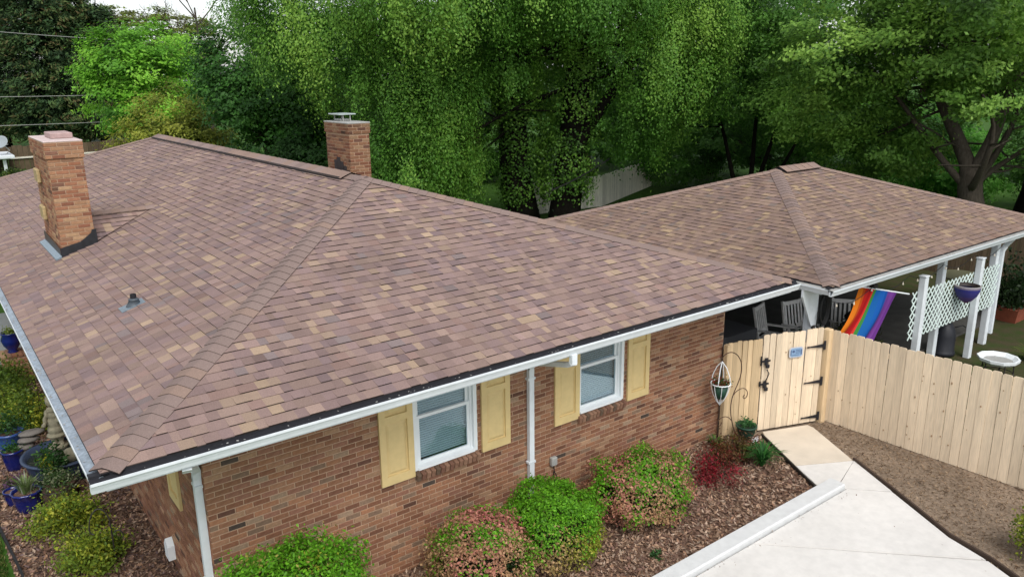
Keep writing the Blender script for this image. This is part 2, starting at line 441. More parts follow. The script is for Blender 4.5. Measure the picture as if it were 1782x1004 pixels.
def litter(name, n, x0, x1, y0, y1, z, label):
    P = np.column_stack([RNG.uniform(x0, x1, n), y1 - np.abs(RNG.normal(size=n)) * (y1 - y0), np.full(n, z)])
    C = np.array(MC)[RNG.integers(0, len(MC), n)] * .8
    return tag(leafmesh(name, P, RNG.normal(size=(n, 3)) * .3 + [0, 0, 1], RNG.uniform(.008, .035, n) * RNG.uniform(.4, 1.3, n), C, M_CHIP, aspect=.4), label, 'litter', kind='stuff')
litter('leaf_litter', 150, 5.0, 10.0, -1.50, -1.41, .07, 'specks of leaf litter along the foot of the kerb')
litter('drive_litter', 14, 7.5, 10.0, -3.0, -1.5, .068, 'scattered specks on the pale driveway')
def grassblades(name, n, x0, x1, y0, y1, h, cols, label):
    P = np.column_stack([RNG.uniform(x0, x1, n), RNG.uniform(y0, y1, n), np.full(n, h * .4)])
    Nn = np.column_stack([RNG.normal(size=n), RNG.normal(size=n), RNG.normal(size=n) * .3])
    C = np.array(cols)[RNG.integers(0, len(cols), n)] * (1 + RNG.normal(size=(n, 1)) * .2)
    D = np.tile([0, 0, 1.0], (n, 1))
    o = leafmesh(name, P, Nn, RNG.uniform(.7, 1.2, n) * h, C, M_LEAF, aspect=.16, dirv=D)
    return tag(o, label, 'grass', kind='stuff')
grassblades('grass', 14000, -1.6, -.74, 3.0, 6.2, .07, [lin(70, 120, 40, .6), lin(100, 140, 50, .6), lin(150, 150, 90, .6)], 'short lawn grass at the lower left edge')

# ================================================================== HOUSE
HE, W, YR, LF = 3.122, 10.252, 4.838, 17.874
ZR = HE + .322 * W / 2
house = empty('brick_house', (W / 2, 11, 0), 'single-storey brown brick house with a shingled hip roof and yellow shutters', 'house')

# ---- roofs made of shingle tabs
PAL = [(lin(160, 137, 129, .66), 36), (lin(154, 132, 127, .66), 22), (lin(163, 140, 129, .66), 24), (lin(170, 147, 134, .66), 12), (lin(180, 157, 137, .66), 7),
       (lin(149, 129, 127, .66), 8), (lin(146, 132, 129, .66), 3), (lin(160, 134, 124, .66), 6), (lin(186, 163, 138, .67), 3)]
PC, PWt = [p[0] for p in PAL], [p[1] for p in PAL]
def clip(poly, a, b):
    """keep the part of poly left of the line a->b"""
    out = []
    for i in range(len(poly)):
        p, q = poly[i], poly[(i + 1) % len(poly)]
        sp = (b[0] - a[0]) * (p[1] - a[1]) - (b[1] - a[1]) * (p[0] - a[0])
        sq = (b[0] - a[0]) * (q[1] - a[1]) - (b[1] - a[1]) * (q[0] - a[0])
        if sp >= 0: out.append(p)
        if sp * sq < 0:
            t = sp / (sp - sq); out.append((p[0] + (q[0] - p[0]) * t, p[1] + (q[1] - p[1]) * t))
    return out
def roof_tabs(O, E1, T0, T1, pal_k=1.0, expo=.143, cut=None):
    """tabs of one slope: eave O->E1, top edge T0 (above O side) to T1.  yields (center, MB-args)"""
    O, E1, T0, T1 = map(Vector, (O, E1, T0, T1))
    U = (E1 - O).normalized(); n = U.cross(T0 - O).normalized()
    if n.z < 0: n = -n
    V = n.cross(U)
    if V.z < 0: V = -V
    P2 = [((p - O).dot(U), (p - O).dot(V)) for p in (O, E1, T1, T0)]
    if (P2[2][0] - P2[3][0]) < .02: P2 = P2[:3]
    vmax = P2[2][1]; umax = max(p[0] for p in P2)
    res = []
    k = 0; v = -.012
    while v < vmax:
        u = -random.random() * .3; prev = None
        while u < umax:
            wd = random.choice((.08, .10, .12, .13, .15, .17, .19))
            poly = [(u, v), (u + wd, v), (u + wd, v + expo + .004), (u, v + expo + .004)]
            for i in range(len(P2)):
                a, b = P2[i], P2[(i + 1) % len(P2)]
                if i == 0: a, b = (a[0], a[1] - .02), (b[0], b[1] - .02)
                poly = clip(poly, a, b)
                if len(poly) < 3: break
            if cut and len(poly) >= 3:
                ca, cb = [((Vector(q) - O).dot(U), (Vector(q) - O).dot(V)) for q in cut]
                poly = clip(poly, ca, cb)
            cu, cv = u + wd / 2, v + expo / 2
            u += wd
            if len(poly) < 3: continue
            c = random.choices(PC, PWt)[0]
            if prev is not None and random.random() < .06: c = prev
            prev = c
            j = 1 + random.gauss(0, .085)
            c = tuple(x * j * k_ for x, k_ in zip(c, pal_k if isinstance(pal_k, tuple) else (pal_k,) * 3))
            hb = random.choice((.006, .007, .012, .014))
            top = [(p[0], p[1], .003 + hb * (1 - (p[1] - v) / expo) if p[1] < v + expo else .003) for p in poly]
            m = len(top)
            vs = [O + U * a + V * b + n * max(h, .002) for a, b, h in top] + [O + U * a + V * b - n * .002 for a, b, h in top]
            fs = [tuple(range(m))]; cs = [c]
            for i in range(m):
                q = (i + 1) % m
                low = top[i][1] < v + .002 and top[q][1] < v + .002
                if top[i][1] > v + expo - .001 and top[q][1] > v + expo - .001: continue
                fs.append((i, m + i, m + q, q)); cs.append(tuple(x * ((.13 if hb > .01 else .55) if low else .6) for x in c))  # dark asphalt cut edge, deepened on thick tabs to paint their shadow line
            res.append((O + U * cu + V * cv, vs, fs, cs))
        v += expo
    return res
def vis_key(p): return (p - CAM).length
def in_view(p):
    d = p - CAM; z = d.dot(fw)
    return z > 0 and abs(d.dot(rt2) / z) < .66 and abs(d.dot(up2) / z) < .375
def place_tabs(tabs, parent, m, name, nmax=300):
    tabs.sort(key=lambda t: (not in_view(t[0]), vis_key(t[0])))
    rest = MB()
    for i, (cen, vs, fs, cs) in enumerate(tabs):
        if i < nmax:
            mb = MB(); mb.add(vs, fs, cs); mb.build(name, m, parent)
        else: rest.add(vs, fs, cs)
    if rest.f: rest.build(name, m, parent, kind='stuff')

A, B_, C_, D_ = Vector((0, 0, HE)), Vector((W, 0, HE)), Vector((W, LF + YR, HE)), Vector((0, LF + YR, HE))
R1, R2 = Vector((W / 2, YR, ZR)), Vector((W / 2, LF, ZR))
mb = MB()
dz = Vector((0, 0, -.012))
ps = [p + dz for p in (A, B_, C_, D_, R1, R2)]
mb.add(ps, [(0, 1, 4), (1, 2, 5, 4), (2, 3, 5), (3, 0, 4, 5)], tuple(x * .6 for x in lin(150, 126, 120, .62)))
roof = mb.build('roof', M_SH, house)
MAINK = (1.0, .98, 1.0)
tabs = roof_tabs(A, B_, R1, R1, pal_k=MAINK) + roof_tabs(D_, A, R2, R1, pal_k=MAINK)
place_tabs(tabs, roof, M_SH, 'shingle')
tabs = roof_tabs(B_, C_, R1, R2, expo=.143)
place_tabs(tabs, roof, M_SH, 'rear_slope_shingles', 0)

# hip caps: bent plates laid up the hips
CAPC = lin(160, 138, 128, .64)
def cap_mesh(L, dl, dr, thick=.005, half=.16, arc=.0):
    """cap along +X (uphill), wings slope down by dl, dr (per metre) on each side; lower edge bows forward"""
    mb = MB(); n = 8; vs = []
    for sgn, q in ((0, 0), (0, 1)):
        for i in range(n + 1):
            s = -1 + 2 * i / n
            w_ = s * half
            dn = (dl if s < 0 else dr) * abs(w_)
            rnd = .03 * (1 - s * s)
            x = -arc * (1 - s * s) * 0 + (0 if q == 0 else L)
            x += (arc * abs(s) ** 1.5) if q == 0 else 0
            z = -dn + rnd * .5 + (thick + .005 if q == 0 else .002)
            vs.append((x, w_, z))
    m = n + 1
    base = [(v[0], v[1], v[2] - thick - .008) for v in vs[:m]]
    allv = vs + base
    fs = [(i, i + 1, m + i + 1, m + i) for i in range(n)]
    cs = [CAPC] * n
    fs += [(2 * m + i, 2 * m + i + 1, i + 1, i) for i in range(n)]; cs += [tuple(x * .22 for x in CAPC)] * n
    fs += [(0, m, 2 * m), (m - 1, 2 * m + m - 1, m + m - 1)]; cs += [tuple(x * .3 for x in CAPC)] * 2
    mb.add(allv, fs, cs)
    return mb
def run_caps(a, b, parent, dl, dr, expo=.155, name='hip_cap', half=.15):
    d = b - a; L = d.length; d.normalize()
    n = int(L / expo); e = L / n
    side = Vector((0, 0, 1)).cross(d).normalized(); u = d.cross(side)
    rot = Matrix((d, side, u)).transposed().to_euler()
    metas = []
    for k in range(5):
        mb = cap_mesh(e * 1.25, dl, dr, half=half)
        j = 1 + random.gauss(0, .06); t = random.choice([(1, 1, 1), (1.03, 1, .96), (.96, .98, 1.03)])
        mb.c = [tuple(x * j * y for x, y in zip(c, t)) for c in mb.c]
        metas.append(mb.mesh(name, M_SH))
    for i in range(n):
        link(name, random.choice(metas), parent, a + d * (i * e), rot)
run_caps(A + Vector((.02, .02, .012)), R1 + Vector((0, 0, .02)), roof, .24, .24)
run_caps(B_ + Vector((-.02, .02, .012)), R1 + Vector((0, 0, .02)), roof, .24, .24)
run_caps(D_ + Vector((.02, -.02, .012)), R2 + Vector((0, 0, .02)), roof, .24, .24)
# ridge vent: raised shingled strip with a dark slot under it
rv0, rv1 = R1 + Vector((0, .55, .0)), R2 + Vector((0, .1, 0))
mb = MB()
mb.add([(W / 2 - .19, rv0.y, ZR - .035), (W / 2, rv0.y, ZR + .03), (W / 2 + .19, rv0.y, ZR - .035), (W / 2 + .19, rv1.y, ZR - .035), (W / 2, rv1.y, ZR + .03), (W / 2 - .19, rv1.y, ZR - .035)],
       [(0, 1, 4, 5), (1, 2, 3, 4)])
rvent = mb.build('ridge_vent', M_BLACK, roof)
for s in (-1, 1):
    mb = MB(); mb.box((W / 2 + s * .20 - .012, rv0.y, ZR - .075), (W / 2 + s * .20 + .012, rv1.y, ZR - .005)); mb.build('vent_baffle', M_BLACK, roof)
run_caps(R2 + Vector((0, .1, .045)), R1 + Vector((0, .55, .045)), roof, .33, .33, expo=.29, name='ridge_cap', half=.215)
run_caps(R1 + Vector((0, .52, .01)), R1 + Vector((0, -.02, .02)), roof, .32, .32, expo=.155, name='ridge_cap', half=.15)

# ---- eaves: fascia, soffit, drip edge, gutters
SOF = 2.93
def gutter(mbs, a, b, outw, guard):
    """K-style gutter from a to b along an eave at the shingle edge, outw = outward unit vector"""
    a, b, o = Vector(a), Vector(b), Vector(outw)
    prof = [(.02, -.075), (.02, -.145), (.075, -.145), (.088, -.11), (.105, -.075), (.118, -.06), (.118, -.035), (.108, -.035), (.108, -.055), (.096, -.070), (.078, -.105), (.068, -.135), (.03, -.135), (.03, -.075)]
    prof = [(x * .88, z - .004) for x, z in prof]
    g, gd, de = mbs
    for mb_, pr in ((g, prof),):
        n = len(pr)
        vs = [a + o * x + Vector((0, 0, z)) for x, z in pr] + [b + o * x + Vector((0, 0, z)) for x, z in pr]
        fs = [(i, (i + 1) % n, n + (i + 1) % n, n + i) for i in range(n)] + [tuple(range(n))[::-1], tuple(range(n, 2 * n))]
        mb_.add(vs, fs)
    # guard sheet sloping from under the shingle to the lip
    pg = [(-.01, -.024), (.092, -.046), (.092, -.051), (-.01, -.029)]
    n = 4
    vs = [a + o * x + Vector((0, 0, z)) for x, z in pg] + [b + o * x + Vector((0, 0, z)) for x, z in pg]
    gd.add(vs, [(i, (i + 1) % n, n + (i + 1) % n, n + i) for i in range(n)])
    # black drip edge
    pd = [(-.06, -.006), (.012, -.008), (.014, -.075), (.004, -.075), (.002, -.018), (-.06, -.016)]
    n = 6
    vs = [a + o * x + Vector((0, 0, z)) for x, z in pd] + [b + o * x + Vector((0, 0, z)) for x, z in pd]
    de.add(vs, [(i, (i + 1) % n, n + (i + 1) % n, n + i) for i in range(n)])
def gutter_run(parent, a, b, o, guardmat, frontlabel=None, debris=0):
    g, gd, de = MB(), MB(), MB()
    gutter((g, gd, de), a, b, o, guardmat)
    go = g.build('gutter', M_WHITE, parent)
    gd.build('gutter_guard', guardmat, go); de.build('drip_edge', M_BLACK, go)
    a, b, o = Vector(a), Vector(b), Vector(o)
    if debris:
        d = MB()
        for i in range(debris):
            p = a.lerp(b, random.random()) + o * random.uniform(.02, .08) + Vector((0, 0, -.034))
            s = random.uniform(.004, .012); M = Matrix.Translation(p) @ Matrix.Rotation(random.random() * 6, 4, 'Z') @ Matrix.Rotation(random.random(), 4, 'X')
            d.box((-s, -s * .5, -s * .3), (s, s * .5, s * .3), M=M)
        d.build('leaf_litter', M_GREYP, go, kind='stuff')
    return go
gutter_run(house, (-.106, 0, HE), (W + .1, 0, HE), (0, -1, 0), M_BLACK, debris=60)
gutter_run(house, (0, LF + YR, HE), (0, -.03, HE), (-1, 0, 0), M_GUARD, debris=220)
mb = MB()
mb.box((0.02, .0, SOF), (W, .022, HE - .02)); mb.box((0, 0.022, SOF), (.022, LF + YR, HE - .02)); mb.box((W - .02, .022, SOF), (W, LF + YR, HE - .02))
mb.build('fascia', M_WHITE, house)
mb = MB(); mb.box((.024, .024, SOF - .012), (W - .024, LF + YR, SOF)); mb.build('soffit', M_SOFFIT, house)

# ---- walls
BL, BH, JO = .1905, .0562, .0115
BPAL = [lin(158, 114, 88, .74), lin(146, 102, 79, .74), lin(168, 126, 99, .74), lin(134, 94, 75, .72), lin(178, 142, 113, .76), lin(156, 112, 92, .74), lin(146, 120, 100, .72), lin(164, 118, 90, .74), lin(120, 86, 72, .66), lin(98, 86, 78, .6), lin(170, 144, 120, .74)]
BW = [18, 15, 14, 9, 8, 14, 6, 12, 3, 1, 4]
def brick_unit(L, H, D, c, r=.004):
    mb = MB()
    x, z = L / 2, H / 2
    vs = [(-x, 0, -z), (x, 0, -z), (x, 0, z), (-x, 0, z), (-x + r, -D, -z + r), (x - r, -D, -z + r), (x - r, -D, z - r), (-x + r, -D, z - r)]
    mb.add(vs, [(4, 5, 6, 7), (0, 1, 5, 4), (1, 2, 6, 5), (2, 3, 7, 6), (3, 0, 4, 7)], c)
    return mb
BMESH = {}
def brick_mesh(L, pal, wts):
    i = random.choices(range(len(pal)), wts)[0]
    key = (round(L, 3), i, random.randrange(3), id(pal))
    if key not in BMESH:
        j = 1 + random.gauss(0, .07)
        BMESH[key] = brick_unit(L, BH, .008, tuple(x * j for x in pal[i])).mesh('brick', M_BR)
    return BMESH[key]
def brick_face(O, U, Nv, length, height, parent, nmax, holes=(), pal=BPAL, wts=BW, z0=0.0, start=0):
    """running bond on the face with lower-left corner O, along U, outward normal Nv. returns list for placement"""
    O, U, Nv = Vector(O), Vector(U), Vector(Nv)
    lst = []
    z = z0; row = start
    while z + BH <= height + .001:
        u = 0.0
        first = BL / 2 - JO / 2 if row % 2 else BL
        L = first
        while u < length - .02:
            L = min(L, length - u)
            segs = [(u, u + L)]
            for (h0, h1, g0, g1) in holes:
                if z + BH > g0 + .003 and z < g1 - .003:
                    ns = []
                    for s0, s1 in segs:
                        if s1 <= h0 or s0 >= h1: ns.append((s0, s1))
                        else:
                            if s0 < h0 - .02: ns.append((s0, h0 - .004))
                            if s1 > h1 + .02: ns.append((h1 + .004, s1))
                    segs = ns
            for s0, s1 in segs:
                if s1 - s0 > .02: lst.append((O + U * ((s0 + s1) / 2) + Vector((0, 0, z + BH / 2)), s1 - s0))
            u += L + JO; L = BL
        z += BH + JO; row += 1
    rot = Matrix((U, -Nv, Vector((0, 0, 1)))).transposed().to_euler()
    lst.sort(key=lambda t: (not in_view(t[0]), vis_key(t[0])))
    rest = MB(); R = rot.to_matrix()
    for i, (p, L) in enumerate(lst):
        L = round(L, 2) if L < BL - .005 else BL
        if i < nmax: link('brick', brick_mesh(L, pal, wts), parent, p, rot)
        else:
            c = random.choices(pal, wts)[0]; j = 1 + random.gauss(0, .07)
            b = brick_unit(L, BH, .008, tuple(x * j for x in c))
            rest.add([p + R @ Vector(v) for v in b.v], b.f, b.c)
    if rest.f: rest.build('brick', M_BR, parent, kind='stuff')

WIN = [(3.71, 4.71), (6.55, 7.53)]
SILL, HEAD = 1.43, 2.78
def wallbox(mb, x0, x1, y0, y1, z0, z1): mb.box((x0, y0, z0), (x1, y1, z1))
mb = MB()
xs = [WX] + [v for w_ in WIN for v in w_] + [XW]
for i in range(0, len(xs), 2): mb.box((xs[i], WY, -.1), (xs[i + 1], WY + .2, SOF))
for a, b in WIN:
    mb.box((a, WY, -.1), (b, WY + .2, SILL)); mb.box((a, WY, HEAD), (b, WY + .2, SOF))
wallf = mb.build('wall', M_MORT, house)
holes = [(a - WX, b - WX, SILL - .115, HEAD) for a, b in WIN]
brick_face((WX, WY, 0), (1, 0, 0), (0, -1, 0), XW - WX, SOF - .02, wallf, 300, holes)
mb = MB(); mb.box((WX, WY + .2, -.1), (WX + .2, LF + YR - 1.1, SOF)); walll = mb.build('wall', M_MORT, house)
brick_face((WX, 14.0, 0), (0, -1, 0), (-1, 0, 0), 14.0 - WY, SOF - .02, walll, 0, start=1)
mb = MB(); mb.box((XW - .2, WY + .2, -.1), (XW, LF + YR - 1.1, SOF)); wallr = mb.build('wall', M_MORT, house)
brick_face((XW, WY, 0), (0, 1, 0), (1, 0, 0), 8.0, SOF - .02, wallr, 0, start=1)
mb = MB(); mb.box((WX + .2, LF + YR - 1.3, -.1), (XW - .2, LF + YR - 1.1, SOF)); mb.build('wall', M_MORT, house)

# ---- windows with blinds, rowlock sills, shutters
for a, b in WIN:
    fr = MB(); y0, y1 = WY - .012, WY + .10
    t = .055
    fr.box((a, y0, SILL), (a + t, y1, HEAD)); fr.box((b - t, y0, SILL), (b, y1, HEAD))
    fr.box((a + t, y0, HEAD - t), (b - t, y1, HEAD))
    fr.add([(a + t, y0 - .02, SILL), (b - t, y0 - .02, SILL), (b - t, y0 - .02, SILL + .03), (a + t, y0 - .02, SILL + .03), (a + t, y1, SILL), (b - t, y1, SILL), (b - t, y1, SILL + .065), (a + t, y1, SILL + .065)],
           [(0, 1, 2, 3), (3, 2, 6, 7), (0, 4, 5, 1), (0, 3, 7, 4), (1, 5, 6, 2)])
    # inner stop
    fr.box((b - t - .03, y0 + .045, SILL + .04), (b - t, y1, HEAD - t)); fr.box((a + t, y0 + .045, SILL + .04), (a + t + .03, y1, HEAD - t))
    win = fr.build('window', M_WFRAME, house)
    zm = 2.14
    for (z0, z1, yy) in ((SILL + .05, zm + .02, WY + .045), (zm - .02, HEAD - t, WY + .075)):
        s = MB(); q = .042; x0, x1 = a + t + .03, b - t - .03
        s.box((x0, yy, z0), (x0 + q, yy + .028, z1)); s.box((x1 - q, yy, z0), (x1, yy + .028, z1))
        s.box((x0 + q, yy, z0), (x1 - q, yy + .028, z0 + q)); s.box((x0 + q, yy, z1 - q), (x1 - q, yy + .028, z1))
        s.build('sash', M_WFRAME, win)
        p = MB(); p.box((x0 + q - .004, yy + .012, z0 + q - .004), (x1 - q + .004, yy + .016, z1 - q + .004)); p.build('pane', M_GLASS, win)
    # blinds: one object of thin slats hanging behind the panes
    bl = MB(); z = SILL + .10
    while z < HEAD - .06:
        M = Matrix.Translation((0, WY + .125, z)) @ Matrix.Rotation(math.radians(30), 4, 'X')
        bl.box((a + .08, -.014, -.0012), (b - .08, .014, .0012), M=M); z += .033
    bl.build('blind', M_WFRAME, win, kind='stuff')
    d = MB(); d.box((a, WY + .24, SILL), (b, WY + .25, HEAD)); d.build('dark_room', M_DARKW, win)
    s = MB(); s.box((a - .005, WY - .02, SILL - .118), (b + .005, WY + .1, SILL - .02)); sill = s.build('sill', M_MORT, win)
    n = 14; wd = (b - a + .02) / n
    for i in range(n):
        c = random.choice([lin(148, 112, 92, .75), lin(132, 96, 80, .75), lin(160, 124, 102, .75), lin(118, 98, 82, .7)])
        bb = MB(); M = Matrix.Rotation(math.radians(14), 4, 'X')
        bb.bev((-wd / 2 + .006, -.075, -.052), (wd / 2 - .006, .06, .052), .006, c, M=M)
        link('sill_brick', bb.mesh('sill_brick', M_BR), win, (a - .01 + wd * (i + .5), WY - .012, SILL - .062))
# shutters
def shutter(O, U, Nv, w_, h):
    O, U, Nv = Vector(O), Vector(U), Vector(Nv)
    M = Matrix.Translation(O) @ Matrix((U, -Nv, Vector((0, 0, 1)))).transposed().to_4x4()
    mb = MB(); t = .034; st = .085
    mb.box((0, -t, 0), (st, 0, h), M=M); mb.box((w_ - st, -t, 0), (w_, 0, h), M=M)
    zs = [(0, .12), (h * .60, h * .60 + .09), (h - .1, h)]
    for z0, z1 in zs: mb.box((st, -t, z0), (w_ - st, 0, z1), M=M)
    so_ = mb.build('shutter', M_YEL, house)
    for z0, z1 in ((.12, h * .60), (h * .60 + .09, h - .1)):
        p = MB(); x0, x1 = st, w_ - st; q = .018; r = .05
        vs = [(x0, -.010, z0), (x1, -.010, z0), (x1, -.010, z1), (x0, -.010, z1), (x0 + q, -.010, z0 + q), (x1 - q, -.010, z0 + q), (x1 - q, -.010, z1 - q), (x0 + q, -.010, z1 - q),
              (x0 + r, -.026, z0 + r), (x1 - r, -.026, z0 + r), (x1 - r, -.026, z1 - r), (x0 + r, -.026, z1 - r)]
        fs = [(0, 1, 5, 4), (1, 2, 6, 5), (2, 3, 7, 6), (3, 0, 4, 7), (4, 5, 9, 8), (5, 6, 10, 9), (6, 7, 11, 10), (7, 4, 8, 11), (8, 9, 10, 11)]
        p.add(vs, fs, M=M); p.build('panel', M_YEL, so_)
for x in (3.215, 4.775, 6.09, 7.60): shutter((x, WY - .009, 1.375), (1, 0, 0), (0, -1, 0), .485, 1.42)
shutter((WX - .009, 2.72, 1.30), (0, -1, 0), (-1, 0, 0), .50, 1.45)

# ---- downspouts
def downspout(path, sz=(.085, .062)):
    mb = MB()
    for a, b in zip(path, path[1:]):
        a, b = Vector(a), Vector(b)
        d = (b - a).normalized()
        mb.bar(a - d * .01, b + d * .012, sz[0], sz[1], upv=(0, 1, 0) if abs(d.z) > .6 else (0, 0, 1))
    return mb
ds = downspout([(5.44, -.06, 2.97), (5.44, -.06, 2.86), (5.47, .05, 2.80), (5.62, .98, 2.52), (5.62, 1.045, 2.42), (5.62, 1.045, .10), (5.62, .95, .06)]).build('downspout', M_WHITE, house)
for z in (2.25, .95):
    mb = MB(); mb.box((5.555, 1.008, z), (5.685, WY, z + .03)); mb.build('strap', M_WHITE, ds)
ds = downspout([(.70, .0, 2.94), (.72, .10, 2.87), (.80, .40, 2.76), (.99, 1.00, 2.44), (1.045, 1.16, 2.30), (1.045, 1.18, 2.2), (1.045, 1.18, .10), (.95, 1.18, .06)]).build('downspout', M_WHITE, house)
for z in (2.1, .9):
    mb = MB(); mb.box((1.008, 1.12, z), (WX, 1.28, z + .03)); mb.build('strap', M_WHITE, ds)

# ---- small wall fittings
mb = MB(); mb.bev((6.0, WY - .085, .76), (6.11, WY - .009, .90), .015); ob = mb.build('outlet_cover', M_GREYP, house)
mb = MB(); mb.bev((6.02, WY - .045, .745), (6.09, WY - .012, .762), .004); mb.build('cover_lip', M_GREYP, ob)
mb = MB(); mb.tube([(0, 0, .24), (.005, -.01, .16), (-.01, -.012, .08), (.0, -.015, 0), (.035, -.015, -.03), (.05, -.015, .04), (.02, -.012, .10), (.0, -.01, .15)], .007, 6)
mb.bev((-.03, -.03, -.10), (.045, .0, -.015), .008)
thing('extension_cord', mb, M_CORD, (6.07, WY - .03, .52), 'looped black cord with plug hanging below grey outlet cover', 'cord')
mb = MB(); mb.prism([(-.09, 0), (.09, 0), (.09, .2), (0, .30), (-.09, .2)], .09, M=Matrix.Translation((WX - .1, 3.10, .2)) @ Matrix(((0, 0, 1), (1, 0, 0), (0, 1, 0))).to_4x4())
mb.build('wall_vent_hood', M_WFRAME, house)
# plumbing vent on the left slope
vp = Vector((1.20, 3.98, HE + .322 * 1.20))
mb = MB()
sx = .322
x0, x1, y0, y1 = 1.02, 1.32, 3.87, 4.10
mb.add([(x0, y0, HE + sx * x0 + .022), (x1, y0, HE + sx * x1 + .016), (x1, y1, HE + sx * x1 + .016), (x0, y1, HE + sx * x0 + .022), (x0, y0, HE + sx * x0 + .01), (x1, y0, HE + sx * x1 + .006), (x1, y1, HE + sx * x1 + .006), (x0, y1, HE + sx * x0 + .01)],
       [(0, 1, 2, 3), (0, 4, 5, 1), (1, 5, 6, 2), (2, 6, 7, 3), (3, 7, 4, 0)])
pv = mb.build('vent_flashing', M_FLASH, house)
mb = MB(); mb.lathe([(.11, -.02), (.09, .02), (.06, .07), (.068, .075), (.068, .085), (.046, .10), (.042, .10)], 18, at=vp[:]); mb.build('boot', mat('dark_boot', (.06, .075, .09), rough=.5), pv, smooth=True)
mb = MB(); mb.lathe([(.04, .05), (.04, .155), (.031, .155), (.031, .10), (0, .10)], 14, at=vp[:]); mb.build('vent_pipe', M_BLACK, pv)

# ---- chimneys
CPAL = [lin(178, 132, 101, .7), lin(168, 116, 89, .7), lin(188, 145, 112, .7), lin(154, 104, 82, .68), lin(190, 154, 120, .7), lin(164, 126, 100, .7), lin(146, 106, 88, .66), lin(178, 126, 98, .7), lin(126, 94, 76, .6)]
CWt = [16, 14, 14, 12, 10, 8, 6, 10, 3]
CX0, CX1, CY0, CY1 = .99, 1.53, 8.28, 10.05
mb = MB(); mb.box((CX0, CY0, HE), (CX1, CY1, 5.13)); mb.box((CX0 - .025, CY0 - .025, 5.13), (CX1 + .025, CY1 + .025, 5.40))
ch = mb.build('chimney', M_MORT, house)
def chim_bricks(x0, x1, y0, y1, z0, z1, parent, nm, st=0, pal=CPAL):
    brick_face((x0, y0, z0), (1, 0, 0), (0, -1, 0), x1 - x0, z1 - z0, parent, nm[0], pal=pal, wts=CWt, start=st)
    brick_face((x0, y1, z0), (0, -1, 0), (-1, 0, 0), y1 - y0, z1 - z0, parent, nm[1], pal=pal, wts=CWt, start=st + 1)
chim_bricks(CX0, CX1, CY0, CY1, HE + .32, 5.14, ch, (120, 140))
chim_bricks(CX0 - .025, CX1 + .025, CY0 - .025, CY1 + .025, 5.13, 5.41, ch, (20, 20), 1)
mb = MB(); mb.bev((CX0 - .03, CY0 - .03, 5.40), (CX1 + .03, CY1 + .03, 5.425), .008); mb.build('crown', mat('mortar_wash', lin(226, 206, 202, .7), rough=.9, var=.1, vscale=10), ch)
mb = MB(); mb.bev((CX0 + .17, CY0 + .55, 5.425), (CX1 - .02, CY1 - .5, 5.52), .012); mb.build('flue_cap', mat('flue_cap', lin(206, 176, 172, .62), rough=.85, var=.14, vscale=16), ch)
# yellow trim blocks on the left face
for y, z in ((9.35, 4.62), (9.35, 3.95)):
    mb = MB(); mb.bev((CX0 - .075, y, z), (CX0 - .008, y + .42, z + .25), .02, M=None); mb.build('bracket_block', mat('cream_foam', lin(206, 180, 132, .62), rough=.8, var=.25, vscale=20), ch)
# step flashing in black, grey apron
sz = lambda x: HE + .322 * x
mb = MB()
mb.add([(CX0 - .03, CY0 - .035, sz(CX0) + .0), (CX1 + .03, CY0 - .035, sz(CX1)), (CX1 + .03, CY0 - .035, sz(CX1) + .26), (CX1 - .04, CY0 - .035, sz(CX1) + .26), (CX1 - .06, CY0 - .035, sz(CX1) + .20), (CX0 + .3, CY0 - .035, sz(CX0) + .24), (CX0 - .03, CY0 - .035, sz(CX0) + .16)],
       [(0, 1, 2, 3, 4, 5, 6)])
mb.add([(CX0 - .035, CY0 - .035, sz(CX0)), (CX0 - .035, CY0 - .035, sz(CX0) + .16), (CX0 - .035, CY1 + .03, sz(CX0) + .22), (CX0 - .035, CY1 + .03, sz(CX0))], [(0, 1, 2, 3)])
mb.add([(CX1 + .03, CY0 - .035, sz(CX1)), (CX1 + .03, CY0 + .1, sz(CX1)), (CX1 + .03, CY0 + .1, sz(CX1) + .24), (CX1 + .03, CY0 - .035, sz(CX1) + .26)], [(0, 1, 2, 3)])
mb.build('step_flashing', mat('black_flashing', (.02, .022, .026), rough=.35, var=.3, vscale=14), ch)
mb = MB()
mb.add([(CX0 - .13, CY0 - .09, sz(CX0 - .13) + .035), (CX0 - .03, CY0 - .09, sz(CX0 - .03) + .045), (CX0 - .03, CY1 + .08, sz(CX0 - .03) + .045), (CX0 - .13, CY1 + .08, sz(CX0 - .13) + .035),
        (CX0 - .13, CY0 - .09, sz(CX0 - .13) + .01), (CX0 - .03, CY0 - .09, sz(CX0 - .03) + .01), (CX0 - .13, CY1 + .08, sz(CX0 - .13) + .01)], [(0, 1, 2, 3), (0, 4, 5, 1), (3, 6, 4, 0)])
mb.build('apron_flashing', M_FLASH, ch)
# cricket (small saddle roof) behind the chimney
cr0, crR = Vector((CX1, (CY0 + CY1) / 2, sz(CX1) + .40)), None
xe = CX1 + .40 / .322
apex = Vector((xe, (CY0 + CY1) / 2, sz(xe) + .01))
b1, b2 = Vector((CX1, CY0 - .02, sz(CX1) + .03)), Vector((CX1, CY1 + .02, sz(CX1) + .03))
mb = MB(); mb.add([cr0, apex, b1, b2, Vector((CX1, CY0, sz(CX1)))], [(0, 2, 1), (0, 1, 3), (0, 3, 2)], tuple(x * .55 for x in lin(150, 126, 120, .62)))
ck = mb.build('cricket', M_SH, house)
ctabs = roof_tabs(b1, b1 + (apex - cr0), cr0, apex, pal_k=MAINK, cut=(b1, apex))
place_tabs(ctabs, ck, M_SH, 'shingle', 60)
run_caps(apex + Vector((-.02, 0, .01)), cr0 + Vector((0, 0, .012)), ck, .3, .3, expo=.14, half=.12, name='hip_cap')

